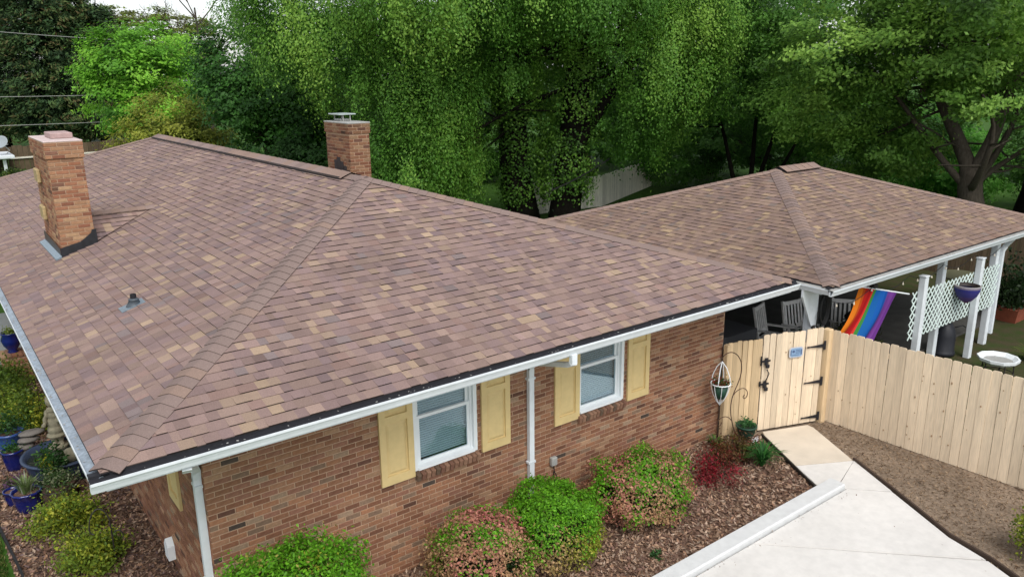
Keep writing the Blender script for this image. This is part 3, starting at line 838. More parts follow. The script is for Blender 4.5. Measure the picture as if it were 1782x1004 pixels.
# rear chimney
QX0, QX1, QY0, QY1, QZ = 6.35, 6.80, 7.85, 8.95, 5.48
mb = MB(); mb.box((QX0, QY0, 3.9), (QX1, QY1, QZ - .2)); mb.box((QX0 - .02, QY0 - .02, QZ - .2), (QX1 + .02, QY1 + .02, QZ))
ch2 = mb.build('chimney', M_MORT, house)
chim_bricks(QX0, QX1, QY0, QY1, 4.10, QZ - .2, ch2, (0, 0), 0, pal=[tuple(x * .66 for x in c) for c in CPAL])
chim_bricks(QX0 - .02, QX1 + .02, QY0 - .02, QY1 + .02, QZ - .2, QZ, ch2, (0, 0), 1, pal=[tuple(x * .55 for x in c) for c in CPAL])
mb = MB(); mb.bev((QX0 - .03, QY0 - .03, QZ), (QX1 + .03, QY1 + .03, QZ + .03), .008); mb.build('crown', M_GREYP, ch2)
mb = MB(); mb.bev((QX0 + .04, QY0 + .5, QZ + .16), (QX1 - .02, QY1 - .08, QZ + .185), .006)
cap = mb.build('flue_cap', mat('galv_cap', (.55, .62, .62), rough=.35, metal=.6), ch2)
for x in (QX0 + .15, QX1 - .14):
    for y in (QY0 + .55, QY1 - .14):
        mb = MB(); mb.box((x, y, QZ + .03), (x + .02, y + .02, QZ + .16)); mb.build('cap_leg', M_GREYP, ch2)
mb = MB(); mb.bev((QX0 + .12, QY0 + .6, QZ + .03), (QX1 - .1, QY1 - .2, QZ + .08), .01); mb.build('flue_tile', M_GREYP, ch2)
zz = lambda x: HE + .322 * (W - x)
for i, (y, h) in enumerate(((8.30, .10), (8.45, .20), (8.6, .26), (8.75, .18))):
    pass
mb = MB()
for i in range(5):
    y = QY0 + .05 + i * .14; h = (.06, .14, .22, .30, .24)[i]
    mb.box((QX0 - .014, y, zz(QX0)), (QX0 - .006, y + .15, zz(QX0) + h + .10))
mb.build('step_flashing', MATS['black_flashing'], ch2)

# front porch corner on the far left: slab and low brick planter
mb = MB(); mb.bev((-.25, 12.98, 0), (1.09, 17.2, .42), .012); porch = mb.build('porch_slab', M_PORCH, house)
pw = empty('planter_wall', (.45, 12.7, 0), 'low brick pier beside the grey porch at the left edge', 'brick pier')
mb = MB(); mb.box((.02, 12.42, 0), (.95, 12.96, .56)); pwc = mb.build('core', M_MORT, pw)
brick_face((.02, 12.42, 0), (1, 0, 0), (0, -1, 0), .93, .56, pw, 40, pal=CPAL, wts=CWt)
brick_face((.02, 12.96, 0), (0, -1, 0), (-1, 0, 0), .54, .56, pw, 20, pal=CPAL, wts=CWt)
for i in range(9):
    c = random.choice(CPAL); b_ = MB(); b_.bev((.0 + i * .106, 12.40, .562), (.098 + i * .106, 12.98, .62), .006, tuple(x * .8 for x in c)); b_.build('cap_brick', M_BR, pw)

# ================================================================== PATIO COVER
PX0, PY0, PZ, PW, PD, PS = 11.64, .09, 2.76, 9.73, 8.26, .323
patio = empty('patio_cover', (16, 4, 0), 'open patio roof on white posts joined to the house at right', 'patio cover')
a_, b_, c_, d_ = Vector((PX0, PY0, PZ)), Vector((PX0 + PW, PY0, PZ)), Vector((PX0 + PW, PY0 + PD, PZ)), Vector((PX0, PY0 + PD, PZ))
q1, q2 = Vector((PX0 + PD / 2, PY0 + PD / 2, PZ + PS * PD / 2)), Vector((PX0 + PW - PD / 2, PY0 + PD / 2, PZ + PS * PD / 2))
mb = MB(); ps = [p + dz for p in (a_, b_, c_, d_, q1, q2)]
mb.add(ps, [(0, 1, 5, 4), (1, 2, 5), (2, 3, 4, 5), (3, 0, 4)], tuple(x * .6 for x in lin(150, 126, 120, .62)))
proof = mb.build('roof', M_SH, patio)
PK = (1.0, .97, .92)
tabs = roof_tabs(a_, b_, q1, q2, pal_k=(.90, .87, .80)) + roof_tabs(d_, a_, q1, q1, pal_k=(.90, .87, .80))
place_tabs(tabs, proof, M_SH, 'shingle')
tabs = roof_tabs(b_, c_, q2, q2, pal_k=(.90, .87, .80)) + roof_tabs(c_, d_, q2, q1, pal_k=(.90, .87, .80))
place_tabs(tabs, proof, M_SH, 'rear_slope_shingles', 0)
run_caps(a_ + Vector((.02, .02, .012)), q1 + Vector((0, 0, .02)), proof, .23, .23)
run_caps(b_ + Vector((-.02, .02, .012)), q2 + Vector((0, 0, .02)), proof, .23, .23)
run_caps(d_ + Vector((.02, -.02, .012)), q1 + Vector((0, 0, .02)), proof, .23, .23)
mb = MB(); mb.add([(q1.x + .15, q1.y - .22, q1.z - .03), (q1.x + .15, q1.y, q1.z + .07), (q1.x + .15, q1.y + .22, q1.z - .03), (q2.x + .05, q2.y + .22, q1.z - .03), (q2.x + .05, q2.y, q1.z + .07), (q2.x + .05, q2.y - .22, q1.z - .03)],
                  [(0, 1, 4, 5), (1, 2, 3, 4), (0, 2, 1), (3, 5, 4), (0, 5, 3, 2)]); mb.build('ridge_vent', M_BLACK, proof)
run_caps(Vector((q1.x + .12, q1.y, q1.z + .075)), Vector((q2.x + .05, q2.y, q2.z + .075)), proof, .4, .4, expo=.27, name='ridge_cap', half=.24)
gutter_run(patio, (PX0 - .118, PY0, PZ), (PX0 + PW, PY0, PZ), (0, -1, 0), M_GREYP, debris=160)
gutter_run(patio, (PX0, PY0 + PD, PZ), (PX0, PY0 - .03, PZ), (-1, 0, 0), M_GREYP, debris=60)
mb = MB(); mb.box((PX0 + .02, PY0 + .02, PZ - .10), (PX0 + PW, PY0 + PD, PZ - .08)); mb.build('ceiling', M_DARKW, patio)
for i in range(58):  # dark boards added at the back to stand in for deep patio shade
    x = 10.25 + i * .172; mb = MB(); mb.box((x, 8.30, .06), (x + .165, 8.325, 2.4)); mb.build('added_dark_board', mat('shade_dark_board', lin(46, 38, 32, .5), rough=.9, objrand=.2), patio)
mb = MB(); mb.box((9.75, 2.2, 2.62), (PX0 + .3, PY0 + PD, 2.68)); mb.build('added_shade_roof', mat('shade_roof_skin', lin(120, 104, 98, .6), rough=.95, var=.2, vscale=20), patio)  # added roof piece, out of view, keeps daylight off the chairs
mb = MB(); mb.box((PX0 + .3, PY0 + .38, PZ - .28), (PX0 + PW - .3, PY0 + .5, PZ - .10)); mb.build('beam', M_WHITE, patio)
mb = MB(); mb.box((PX0 + .3, PY0 + .5, PZ - .28), (PX0 + .42, PY0 + PD - .3, PZ - .10)); mb.build('beam', M_WHITE, patio)
def post(x, y, z1, s=.13, parent=None, cap=False, lean=0):
    mb = MB(); mb.bev((x - s / 2, y - s / 2, 0), (x + s / 2, y + s / 2, z1), .012)
    if cap: mb.bev((x - s / 2 - .012, y - s / 2 - .012, z1), (x + s / 2 + .012, y + s / 2 + .012, z1 + .03), .008)
    return mb.build('post', M_WHITE, parent)
for x, y, s in ((12.02, .70, .17), (13.62, .45, .14), (16.86, .56, .15), (19.03, .36, .15), (12.1, 8.0, .15), (16.8, 8.0, .15), (21.0, 8.0, .15)): post(x, y, PZ - .28 if y > .6 or x > 13 else PZ - .1, s, patio)
# corner brace board on the near post
mb = MB(); mb.prism([(0, 0), (.10, 0), (.10, .95), (-.42, .95), (-.42, .75)], .04, M=Matrix.Translation((12.0, .60, 1.72)) @ Matrix(((1, 0, 0), (0, 0, 1), (0, 1, 0))).to_4x4()); mb.build('brace', M_WHITE, patio)
# downpipe at the right post
mb = downspout([(19.25, .1, 2.62), (19.25, .25, 2.4), (19.17, .27, 2.3), (19.17, .27, .28)], (.09, .09)); mb.build('downspout', M_WHITE, patio)

# string lights below the patio eave
sl_ = empty('string_lights', (13, .3, 2.2), 'string of small round bulbs looped under the patio eave', 'string lights')
pts = []
for i in range(61):
    t = i / 60; x = 11.9 + t * 7.2; pts.append((x, .26 + .0 * t, 2.42 - .16 * abs(math.sin(t * math.pi * 5))))
mb = MB(); mb.tube(pts, .006, 5); mb.build('cord', M_CORD, sl_)
bm_ = MB().lathe([(0, -.02), (.014, -.014), (.02, 0), (.014, .014), (.009, .02), (.009, .04), (0, .04)], 8).mesh('bulb', mat('frosted_bulb', (.75, .68, .55), rough=.3), smooth=True)
for i in range(2, 60, 5): link('bulb', bm_, sl_, (pts[i][0], pts[i][1], pts[i][2] - .06))

# rocking chairs
def rocking_chair(loc, rz, label, m=mat('chair_paint', (.88, .87, .84), rough=.6, var=.1, vscale=10)):
    e = empty('rocking_chair', (0, 0, 0), label, 'rocking chair', 'rocking chairs on the patio')
    # +x is forward
    for s in (-.28, .28):
        mb = MB(); pts = [(-.48 + i * .09, s, .05 + .22 * ((-.48 + i * .09) + .02) ** 2) for i in range(11)]
        for p, q in zip(pts, pts[1:]): mb.bar(p, q, .03, .05)
        mb.build('rocker', m, e)
        mb = MB(); mb.bar((.26, s, .06), (.25, s, .64), .04, .045, upv=(1, 0, 0)); mb.build('leg', m, e)
        mb = MB(); mb.bar((-.22, s, .06), (-.25, s, .44), .04, .045, upv=(1, 0, 0)); mb.bar((-.25, s, .43), (-.40, s, 1.16), .04, .05, upv=(1, 0, 0)); mb.build('back_post', m, e)
        mb = MB(); mb.bar((-.32, s * 1.05, .63), (.34, s * 1.05, .66), .09, .03); mb.build('armrest', m, e)
        mb = MB(); mb.bar((-.22, s, .25), (.25, s, .25), .025, .03); mb.build('stretcher', m, e)
    for i in range(6):
        mb = MB(); x = -.24 + i * .092; mb.bar((x, -.30, .42 + .02 * i / 6), (x, .30, .42 + .02 * i / 6), .08, .02); mb.build('seat_slat', m, e)
    for z, x in ((.56, -.277), (1.10, -.388)):
        mb = MB(); mb.bar((x, -.28, z), (x, .28, z), .025, .09); mb.build('back_rail', m, e)
    for i in range(5):
        y = -.2 + i * .1; mb = MB(); mb.bar((-.28, y, .58), (-.385, y, 1.08), .05, .015, upv=(1, 0, 0)); mb.build('back_slat', m, e)
    e.location = loc; e.rotation_euler = (0, 0, rz)
    return e
rocking_chair((14.3, 2.95, .06), math.radians(-75), 'weathered grey rocking chair nearest the brick wall corner, seen side on')
rocking_chair((15.05, 2.7, .06), math.radians(-100), 'grey rocking chair half hidden behind the thick white patio post')
rocking_chair((15.9, 2.1, .06), math.radians(-140), 'grey rocking chair behind the rainbow flag, right of the thick white post')
# side table with pale cloth beside the wall
t_ = empty('patio_table', (13.2, 3.5, .06), 'patio table under a pale grey cloth next to the brick wall', 'table')
for sx_ in (-.5, .5):
    for sy_ in (-.3, .3):
        mb = MB(); mb.bar((13.2 + sx_, 3.5 + sy_, .06), (13.2 + sx_, 3.5 + sy_, .74), .05, .05, upv=(1, 0, 0)); mb.build('leg', M_DARKP, t_)
mb = MB(); mb.bev((12.6, 3.1, .74), (13.8, 3.9, .78), .01); mb.build('top', M_DARKP, t_)
mb = MB(); mb.bev((12.58, 3.08, .785), (13.82, 3.92, .80), .006); mb.box((12.58, 3.06, .55), (13.82, 3.08, .795)); tag(mb.build('table_cloth', mat('grey_cloth', lin(130, 132, 136, .5), rough=.9), None), 'pale grey cloth draped over the patio table', 'cloth')
# coiled hose / strap on the post
mb = MB()
for k in range(3):
    mb.tube([(.12 * math.cos(a) * (1 + .1 * k), -.02 * k, .26 * math.sin(a) * (1 + .08 * k)) for a in np.linspace(0, 2 * math.pi, 22)], .014, 6)
mb.tube([(-.12, 0, .05), (-.2, -.02, -.1), (-.22, -.02, -.3)], .012, 6)
thing('garden_hose', mb, M_CORD, (12.25, .58, 2.13), 'black coiled hose hung on the thick white patio post', 'hose')
mb = MB(); mb.bev((-.05, -.03, -.14), (.05, 0, .14), .008); mb.tube([(0, -.03, .1), (0, -.08, .05), (0, -.08, -.02)], .008, 6); mb.bar((-.08, -.02, .04), (.08, -.02, .04), .015, .02)
thing('wall_hook', mb, M_IRON, (11.98, .60, 1.72), 'small dark metal hook plate on the thick white post', 'hook')

# rainbow flag on an angled pole
fl = empty('rainbow_flag', (13.6, .35, 2.3), 'rainbow striped flag hanging from a white pole above the fence', 'flag')
mb = MB(); mb.tube([(13.05, .36, 2.47), (14.42, .06, 2.14)], .014, 8); mb.build('pole', M_WFRAME, fl)
mb = MB(); mb.bev((13.52, .30, 2.33), (13.66, .42, 2.43), .02); mb.build('bracket', M_IRON, fl)
stripes = [lin(238, 130, 30, .8), lin(226, 96, 30, .7), lin(214, 40, 34, .75), lin(200, 30, 36, .7), lin(232, 60, 50, .75), lin(70, 150, 70, .7), lin(30, 110, 190, .7), lin(30, 104, 196, .72), lin(24, 90, 180, .7), lin(122, 70, 160, .7), lin(136, 74, 168, .72), lin(118, 60, 150, .7)]
stripew = [0, .10, .17, .28, .36, .40, .46, .58, .68, .74, .84, .93, 1.0]
top0, top1 = Vector((13.06, .355, 2.47)), Vector((14.08, .13, 2.215))
bot0, bot1 = Vector((12.24, .24, 1.76)), Vector((13.30, .10, 1.30))
mb = MB(); nu, nv = 48, 22; k0 = 0; vs = []
for j in range(nv + 1):
    v = j / nv
    for i in range(nu + 1):
        u = i / nu
        p = top0.lerp(top1, u).lerp(bot0.lerp(bot1, u ** .9), v)
        p = p + Vector((0, -1, 0)) * (.055 * v ** .6 * math.sin(u * 11 + v * 1.6)) + Vector((0, 0, -1)) * (.10 * math.sin(v * math.pi) * (1 - u)) + Vector((0.05 * math.sin(v * 5) * v, 0, 0))
        vs.append(p)
fs, cs = [], []
for j in range(nv):
    for i in range(nu):
        u = (i + .5) / nu
        si = max(q for q in range(12) if stripew[q] <= u)
        fs.append((j * (nu + 1) + i, j * (nu + 1) + i + 1, (j + 1) * (nu + 1) + i + 1, (j + 1) * (nu + 1) + i)); cs.append(stripes[si])
mb.add(vs, fs, cs); mb.build('cloth', M_FLAG, fl, smooth=True)

# lattice screen
ls = empty('lattice_screen', (17, .17, 0), 'white diagonal lattice screen on white capped posts beside the patio', 'lattice screen')
for x, y in ((15.22, .17), (17.76, .15), ): post(x, y, 2.34, .14, ls, True)
LX0, LX1, LZ0, LZ1 = 14.96, 19.05, 1.0, 2.02
def lat(sgn, off):
    x = LX0 - 1.2
    while x < LX1 + 1.2:
        # clip a 45 degree strip to the rectangle
        t0, t1 = 0.0, LZ1 - LZ0
        a0, a1 = (x, x + t1) if sgn > 0 else (x, x - t1)
        p0, p1 = [x, 0], [a1, t1]
        def clipx(p0, p1, X, keep):
            f0, f1 = (p0[0] - X) * keep, (p1[0] - X) * keep
            if f0 < 0 and f1 < 0: return None
            if f0 * f1 < 0:
                t = f0 / (f0 - f1); m = [p0[0] + (p1[0] - p0[0]) * t, p0[1] + (p1[1] - p0[1]) * t]
                return (m, p1) if f0 < 0 else (p0, m)
            return p0, p1
        r = clipx(p0, p1, LX0, 1)
        if r: r = clipx(r[0], r[1], LX1, -1)
        if r and math.dist(*r) > .08:
            mb = MB(); mb.bar((r[0][0], .235 + off, LZ0 + r[0][1]), (r[1][0], .235 + off, LZ0 + r[1][1]), .030, .010, upv=(0, 1, 0)); mb.build('lattice_strip', mat('mint_white_vinyl', (.60, .70, .67), rough=.5, var=.05, vscale=6), ls)
        x += .172
lat(1, 0); lat(-1, .012)
# glazed wall pot on the lattice
mb = MB()
cols = [lin(60, 60, 150, .6), lin(70, 66, 150, .6), lin(96, 70, 140, .6), lin(120, 70, 120, .6), lin(140, 130, 150, .6), lin(180, 176, 170, .6), lin(120, 110, 90, .6), lin(50, 40, 36, .6)]
mb.lathe([(.03, -.20), (.12, -.14), (.20, -.04), (.25, .08), (.26, .14), (.27, .19), (.24, .20), (.22, .12)], 20, cols=[cols[3], cols[2], cols[1], cols[0], cols[4], cols[5], cols[7]])
thing('wall_planter', mb, M_COLOR, (16.95, .02, 1.70), 'purple and blue glazed pot hung on the white lattice', 'planter', smooth=True)
# patio furniture in the shade
t_ = empty('round_table', (22.3, 2.4, 0), 'round olive patio table seen under the eave beside the lattice', 'table')
mb = MB(); mb.lathe([(0, .74), (.62, .74), (.64, .76), (.63, .79), (0, .80)], 28, at=(22.3, 2.4, 0)); mb.build('top', mat('olive_top', lin(128, 128, 100, .55), rough=.4), t_)
mb = MB(); mb.lathe([(.25, 0), (.24, .04), (.05, .08), (.05, .74)], 16, at=(22.3, 2.4, 0)); mb.build('pedestal', M_DARKP, t_)
mb = MB(); mb.lathe([(0, 0), (.27, .0), (.28, .05), (.27, .09), (.25, .12), (.25, .45), (.22, .62), (.15, .74), (.08, .80), (0, .82)], 22)
mb.tube([(.1, -.18, .66), (.2, -.30, .72), (.26, -.36, .66)], .012, 6, lin(200, 190, 120, .6))
thing('compost_bin', mb, M_DARKP, (17.55, .62, .02), 'dark domed plastic bin below the white lattice', 'bin', smooth=True)
# barbecue, dark shapes in the patio
g_ = empty('barbecue_grill', (15.6, 1.6, .06), 'covered black barbecue in the shade behind the lattice', 'grill')
mb = MB(); mb.bev((15.2, 1.35, .35), (16.1, 1.9, .95), .05); mb.build('cabinet', M_CORD, g_)
mb = MB(); mb.bev((15.25, 1.38, .955), (16.05, 1.87, 1.2), .1); mb.build('hood', M_CORD, g_)
for x in (15.25, 16.05):
    for y in (1.4, 1.85):
        mb = MB(); mb.bar((x, y, .06), (x, y, .36), .04, .04, upv=(1, 0, 0)); mb.build('leg', M_CORD, g_)

# ================================================================== FENCES AND GATE
def picket_mesh(w_, h, t=.016, m=M_WOOD, knots=0):
    r = w_ * .17
    poly = [(-w_ / 2, 0), (w_ / 2, 0), (w_ / 2, h - r * 1.2), (w_ / 2 - r * .35, h - r * .35), (w_ / 2 - r, h), (-w_ / 2 + r, h), (-w_ / 2 + r * .35, h - r * .35), (-w_ / 2, h - r * 1.2)]
    mb = MB(); mb.prism(poly, t, M=Matrix(((1, 0, 0, 0), (0, 0, 1, 0), (0, 1, 0, 0), (0, 0, 0, 1))))
    me = mb.mesh('picket', m)
    return me
def picket_run(parent, a, b, h, m, wp=.14, gap=.0065, zb=.03, n=None, backs=True):
    a, b = Vector((a[0], a[1], 0)), Vector((b[0], b[1], 0)); L = (b - a).length; d = (b - a).normalized()
    n = n or round(L / (wp + gap)); st = L / n
    rz = math.atan2(d.y, d.x)
    ms = [picket_mesh(st - gap, h + dh, m=m) for dh in (-.008, 0, .006, .012)]
    for i in range(n):
        p = a + d * (st * (i + .5)); p.z = zb
        link('picket', random.choice(ms), parent, p + Vector((-d.y, d.x, 0)) * random.uniform(-.003, .003), (random.gauss(0, .004), random.gauss(0, .003), rz))
    if backs:
        nrm = Vector((-d.y, d.x, 0))
        for z in (.35, 1.0, 1.6):
            if z < h:
                mb = MB(); mb.bar(a + nrm * .04 + Vector((0, 0, z)), b + nrm * .04 + Vector((0, 0, z)), .04, .085); mb.build('rail', m, parent)
GC = (12.02, .30)                  # corner post of the gate
G0 = (10.02, 1.0); GJ = (10.70, .755); GE = (11.92, .325)
fp = empty('fence_panel', (10.35, .9, 0), 'short yellow pine fence panel between the brick wall and the gate', 'fence')
picket_run(fp, G0, GJ, 1.80, M_WOODY, n=7)
mb = MB(); mb.bev((9.93, .93, 0), (10.02, 1.02, 1.82), .006); mb.build('post', M_WOODY, fp)
gt = empty('wooden_gate', (11.3, .54, 0), 'new pine picket gate with black strap hinges and dog-eared tops', 'gate')
picket_run(gt, (GJ[0] + .015, GJ[1] - .005), GE, 1.84, M_WOOD, n=10, zb=.05)
gd = (Vector((*GE, 0)) - Vector((*GJ, 0))).normalized(); gn = Vector((gd.y, -gd.x, 0))     # gn points to the camera side
if gn.y > 0: gn = -gn
grz = math.atan2(gd.y, gd.x)
def on_gate(s, z, off=.02): return Vector((GJ[0], GJ[1], 0)) + gd * s + gn * off + Vector((0, 0, z))
for z in (1.56, .86, .16):
    mb = MB()
    p = on_gate(1.31, z); L = .34
    Mx = Matrix.Translation(p) @ Matrix.Rotation(grz, 4, 'Z')
    mb.box((-.015, -.014, -.085), (.028, .0, .085), M=Mx)
    mb.add([(-.015, -.010, -.035), (-.015, -.010, .035), (-L + .02, -.010, .012), (-L - .03, -.010, .018), (-L - .045, -.010, 0), (-L - .03, -.010, -.018), (-L + .02, -.010, -.012), (-.015, 0, -.035), (-.015, 0, .035)], [(0, 6, 5, 4, 3, 2, 1)], M=Mx)
    mb.build('hinge', M_BLACK, gt)
for z in (1.42, .98):
    mb = MB(); Mx = Matrix.Translation(on_gate(.06, z)) @ Matrix.Rotation(grz, 4, 'Z')
    mb.box((-.10, -.012, -.09 if z > 1.2 else -.05), (-.075, 0, .09 if z > 1.2 else .05), M=Mx)
    mb.bev((-.02, -.02, -.09), (.05, 0, .05), .008, M=Mx); mb.box((-.09, -.03, -.02), (.09, -.012, .01), M=Mx); mb.bev((.0, -.05, -.14), (.07, -.01, -.07), .01, M=Mx)
    if z < 1.2: mb.tube([Mx @ Vector(q) for q in ((.02, -.02, .05), (.03, -.05, .12), (.06, -.05, .2), (.03, -.02, .27))], .010, 6)
    mb.build('latch', M_BLACK, gt)
# printed sign on the gate: pale blue plaque
sg = empty('gate_sign', on_gate(.72, 1.40), 'small pale blue plaque with darker print on the gate', 'sign')
Mx = Matrix.Translation(on_gate(.70, 1.50, .022)) @ Matrix.Rotation(grz, 4, 'Z')
mb = MB(); mb.prism([(-.15, -.07), (-.11, -.10), (.11, -.10), (.15, -.07), (.15, .07), (.11, .10), (-.11, .10), (-.15, .07)], .006, M=Mx @ Matrix.Rotation(math.pi / 2, 4, 'X')); mb.build('plate', mat('plaque_white', lin(216, 218, 226, .7), rough=.5), sg)
mb = MB(); Mx2 = Matrix.Translation(on_gate(.70, 1.50, .030)) @ Matrix.Rotation(grz, 4, 'Z') @ Matrix.Rotation(math.pi / 2, 4, 'X')
mb.prism([(-.125, -.055), (-.09, -.08), (.09, -.08), (.125, -.055), (.125, .055), (.09, .08), (-.09, .08), (-.125, .055)], .003, M=Mx2); mb.build('blue_field', mat('plaque_blue', lin(150, 184, 220, .7), rough=.5), sg)
mb = MB(); Mx3 = Matrix.Translation(on_gate(.70, 1.50, .034)) @ Matrix.Rotation(grz, 4, 'Z') @ Matrix.Rotation(math.pi / 2, 4, 'X')
for z in (.045, .018, -.010): mb.box((-.015, z - .005, 0), (.085, z + .005, .002), M=Mx3)
mb.box((-.095, -.052, 0), (.06, -.043, .002), M=Mx3); mb.box((-.118, -.05, 0), (-.105, .05, .002), M=Mx3); mb.box((.095, -.05, 0), (.118, .05, .002), M=Mx3)
mb.prism([(.028 * math.cos(a) - .06, .026 * math.sin(a) + .022) for a in np.linspace(0, 6.28, 13)[:-1]], .002, M=Mx3)
mb.build('print', mat('plaque_ink', lin(92, 116, 160, .6), rough=.6), sg)
# corner post and long fence
fr_ = empty('privacy_fence', (12.1, -1.5, 0), 'long new pine picket fence running from the gate to the right edge', 'fence')
mb = MB(); mb.bev((GC[0] - .06, GC[1] - .07, 0), (GC[0] + .07, GC[1] + .07, 1.86), .012); mb.build('post', M_WOODY, fr_)
F1 = (12.20, -2.90); fdx = Vector((F1[0] - 12.09, F1[1] - .24, 0)); FE = Vector((12.09, .24, 0)) + fdx * 1.42
picket_run(fr_, (12.09, .24), (FE.x, FE.y), 1.80, M_WOOD, wp=.14)
kn = MB()
for i in range(34):
    t = random.random(); p = Vector((12.09, .24, 0)).lerp(FE, t) + Vector((-.012, 0, random.uniform(.2, 1.7))); r = random.uniform(.006, .014)
    kn.blob(p, (.004, r, r * random.uniform(1, 1.8)), 8)
kn.build('knot', M_KNOT, fr_, kind='stuff')
kn = MB()
for i in range(11):
    p = on_gate(random.uniform(.05, 1.2), random.uniform(.2, 1.7), .012); r = random.uniform(.005, .011); kn.blob(p, (r, .006, r * 1.5), 8)
kn.build('knot', M_KNOT, gt, kind='stuff')
# brown fence beyond the patio
bf = empty('brown_fence', (25, 2, 0), 'weathered brown board fence behind the patio at the right', 'fence')
bms = [MB().box((-.07, -.01, 0), (.07, .01, 1.9 + dh)).mesh('board', M_OLDW) for dh in (-.02, 0, .02)]
for i in range(76): link('board', random.choice(bms), bf, (25.3, -3.0 + i * .15, 0), (0, random.gauss(0, .004), math.pi / 2))
for z in (.4, 1.5):
    mb = MB(); mb.bar((25.36, -3.1, z), (25.36, 8.4, z), .04, .09); mb.build('rail', M_OLDW, bf)
# pale fence between the trees
pf = empty('pale_board_fence', (25, 21.3, 0), 'pale grey board fence on the lawn behind the ivy tree', 'fence')
pms = [MB().box((-.066, -.01, 0), (.066, .01, 1.55 + dh)).mesh('board', M_PALEW) for dh in (-.03, 0, .02)]
def boards(parent, a, b, ms, st=.145):
    a, b = Vector((*a, 0)), Vector((*b, 0)); n = int((b - a).length / st); rz = math.atan2((b - a).y, (b - a).x)
    for i in range(n): link('board', random.choice(ms), parent, a.lerp(b, (i + .5) / n), (0, random.gauss(0, .006), rz))
boards(pf, (21.4, 21.6), (26.3, 21.2), pms); boards(pf, (26.3, 21.2), (33.5, 24.6), pms)
# far left fence
lf_ = empty('far_wood_fence', (8, 62, 0), 'old brown board fence far behind the left chimney', 'fence')
lms = [MB().box((-.16, -.02, 0), (.16, .02, 1.75 + dh)).mesh('board', M_OLDW) for dh in (-.05, 0, .04)]
boards(lf_, (1.5, 60.6), (16.5, 62.6), lms, .34)
mb = MB(); mb.bar((1.5, 60.52, .9), (16.5, 62.5, .9), .06, .12); mb.build('rail', M_PALEW, lf_)
# white panel fence by the conifers
wf = empty('white_panel_fence', (15, 77, 0), 'white panels glimpsed between conifer and olive tree', 'fence')
wms = [MB().box((-.45, -.03, 0), (.45, .03, 1.9)).mesh('panel', M_WFRAME)]
boards(wf, (12.9, 76), (19.5, 77), wms, .92)
# neighbour's porch corner and satellite dish at the left edge
nb = empty('neighbour_porch', (4.0, 58, 0), 'corner of a neighbouring house with white post at the left edge', 'house')
mb = MB()
for i in range(7): mb.box((1.4, 57.9, .02 + i * .17), (4.0, 60, .18 + i * .17))
mb.build('wall', M_SIDING, nb)
mb = MB(); mb.bev((4.30, 57.4, 0), (4.50, 57.6, 1.2), .02); mb.build('post', M_WHITE, nb)
mb = MB(); mb.bev((.5, 57.0, 1.2), (5.0, 61, 1.42), .03); mb.build('roof', M_WHITE, nb)
dsh = empty('satellite_dish', (4.6, 58, 1.42), 'grey satellite dish on the neighbouring roof at the left edge', 'satellite dish')
mb = MB(); mb.lathe([(0, 0), (.2, .02), (.36, .06), (.48, .12), (.47, .135), (.35, .08), (.2, .04), (0, .02)], 22)
me = mb.mesh('reflector', M_SIDING, smooth=True); link('reflector', me, dsh, (4.42, 57.9, 2.25), (math.radians(58), 0, math.radians(-30)))
mb = MB(); mb.tube([(4.6, 58, 1.42), (4.85, 58, 1.7), (4.5, 58, 2.15)], .035, 8); mb.build('mast', M_GREYP, dsh)
mb = MB(); mb.tube([(4.5, 57.9, 2.05), (4.75, 57.3, 2.15)], .02, 6); mb.build('feed_arm', M_GREYP, dsh)
# wires
def wire(pts, r, label, name='power_line', m=M_GREYP):
    a, b = Vector(pts[0]), Vector(pts[1]); P = []
    for i in range(25):
        t = i / 24; p = a.lerp(b, t); p.z -= pts[2] * 4 * t * (1 - t); P.append(p)
    mb = MB(); mb.tube(P, r, 5); tag(mb.build(name, m), label, 'wire')
wire(((-12, 52, 10.9), (24, 66, 9.2), .5), .022, 'topmost pale power line crossing the dark conifer')
wire(((-12, 50, 5.9), (16, 58, 5.3), .2), .022, 'middle pale power line crossing the dark conifer')
wire(((-12, 50, 4.1), (13, 57, 3.4), .12), .022, 'lowest pale power line above the left chimney')
wire(((17.6, 14.8, 2.3), (29, 21, 3.6), .25), .03, 'dark service cable sloping in front of the pale fence', 'service_cable', M_CORD)

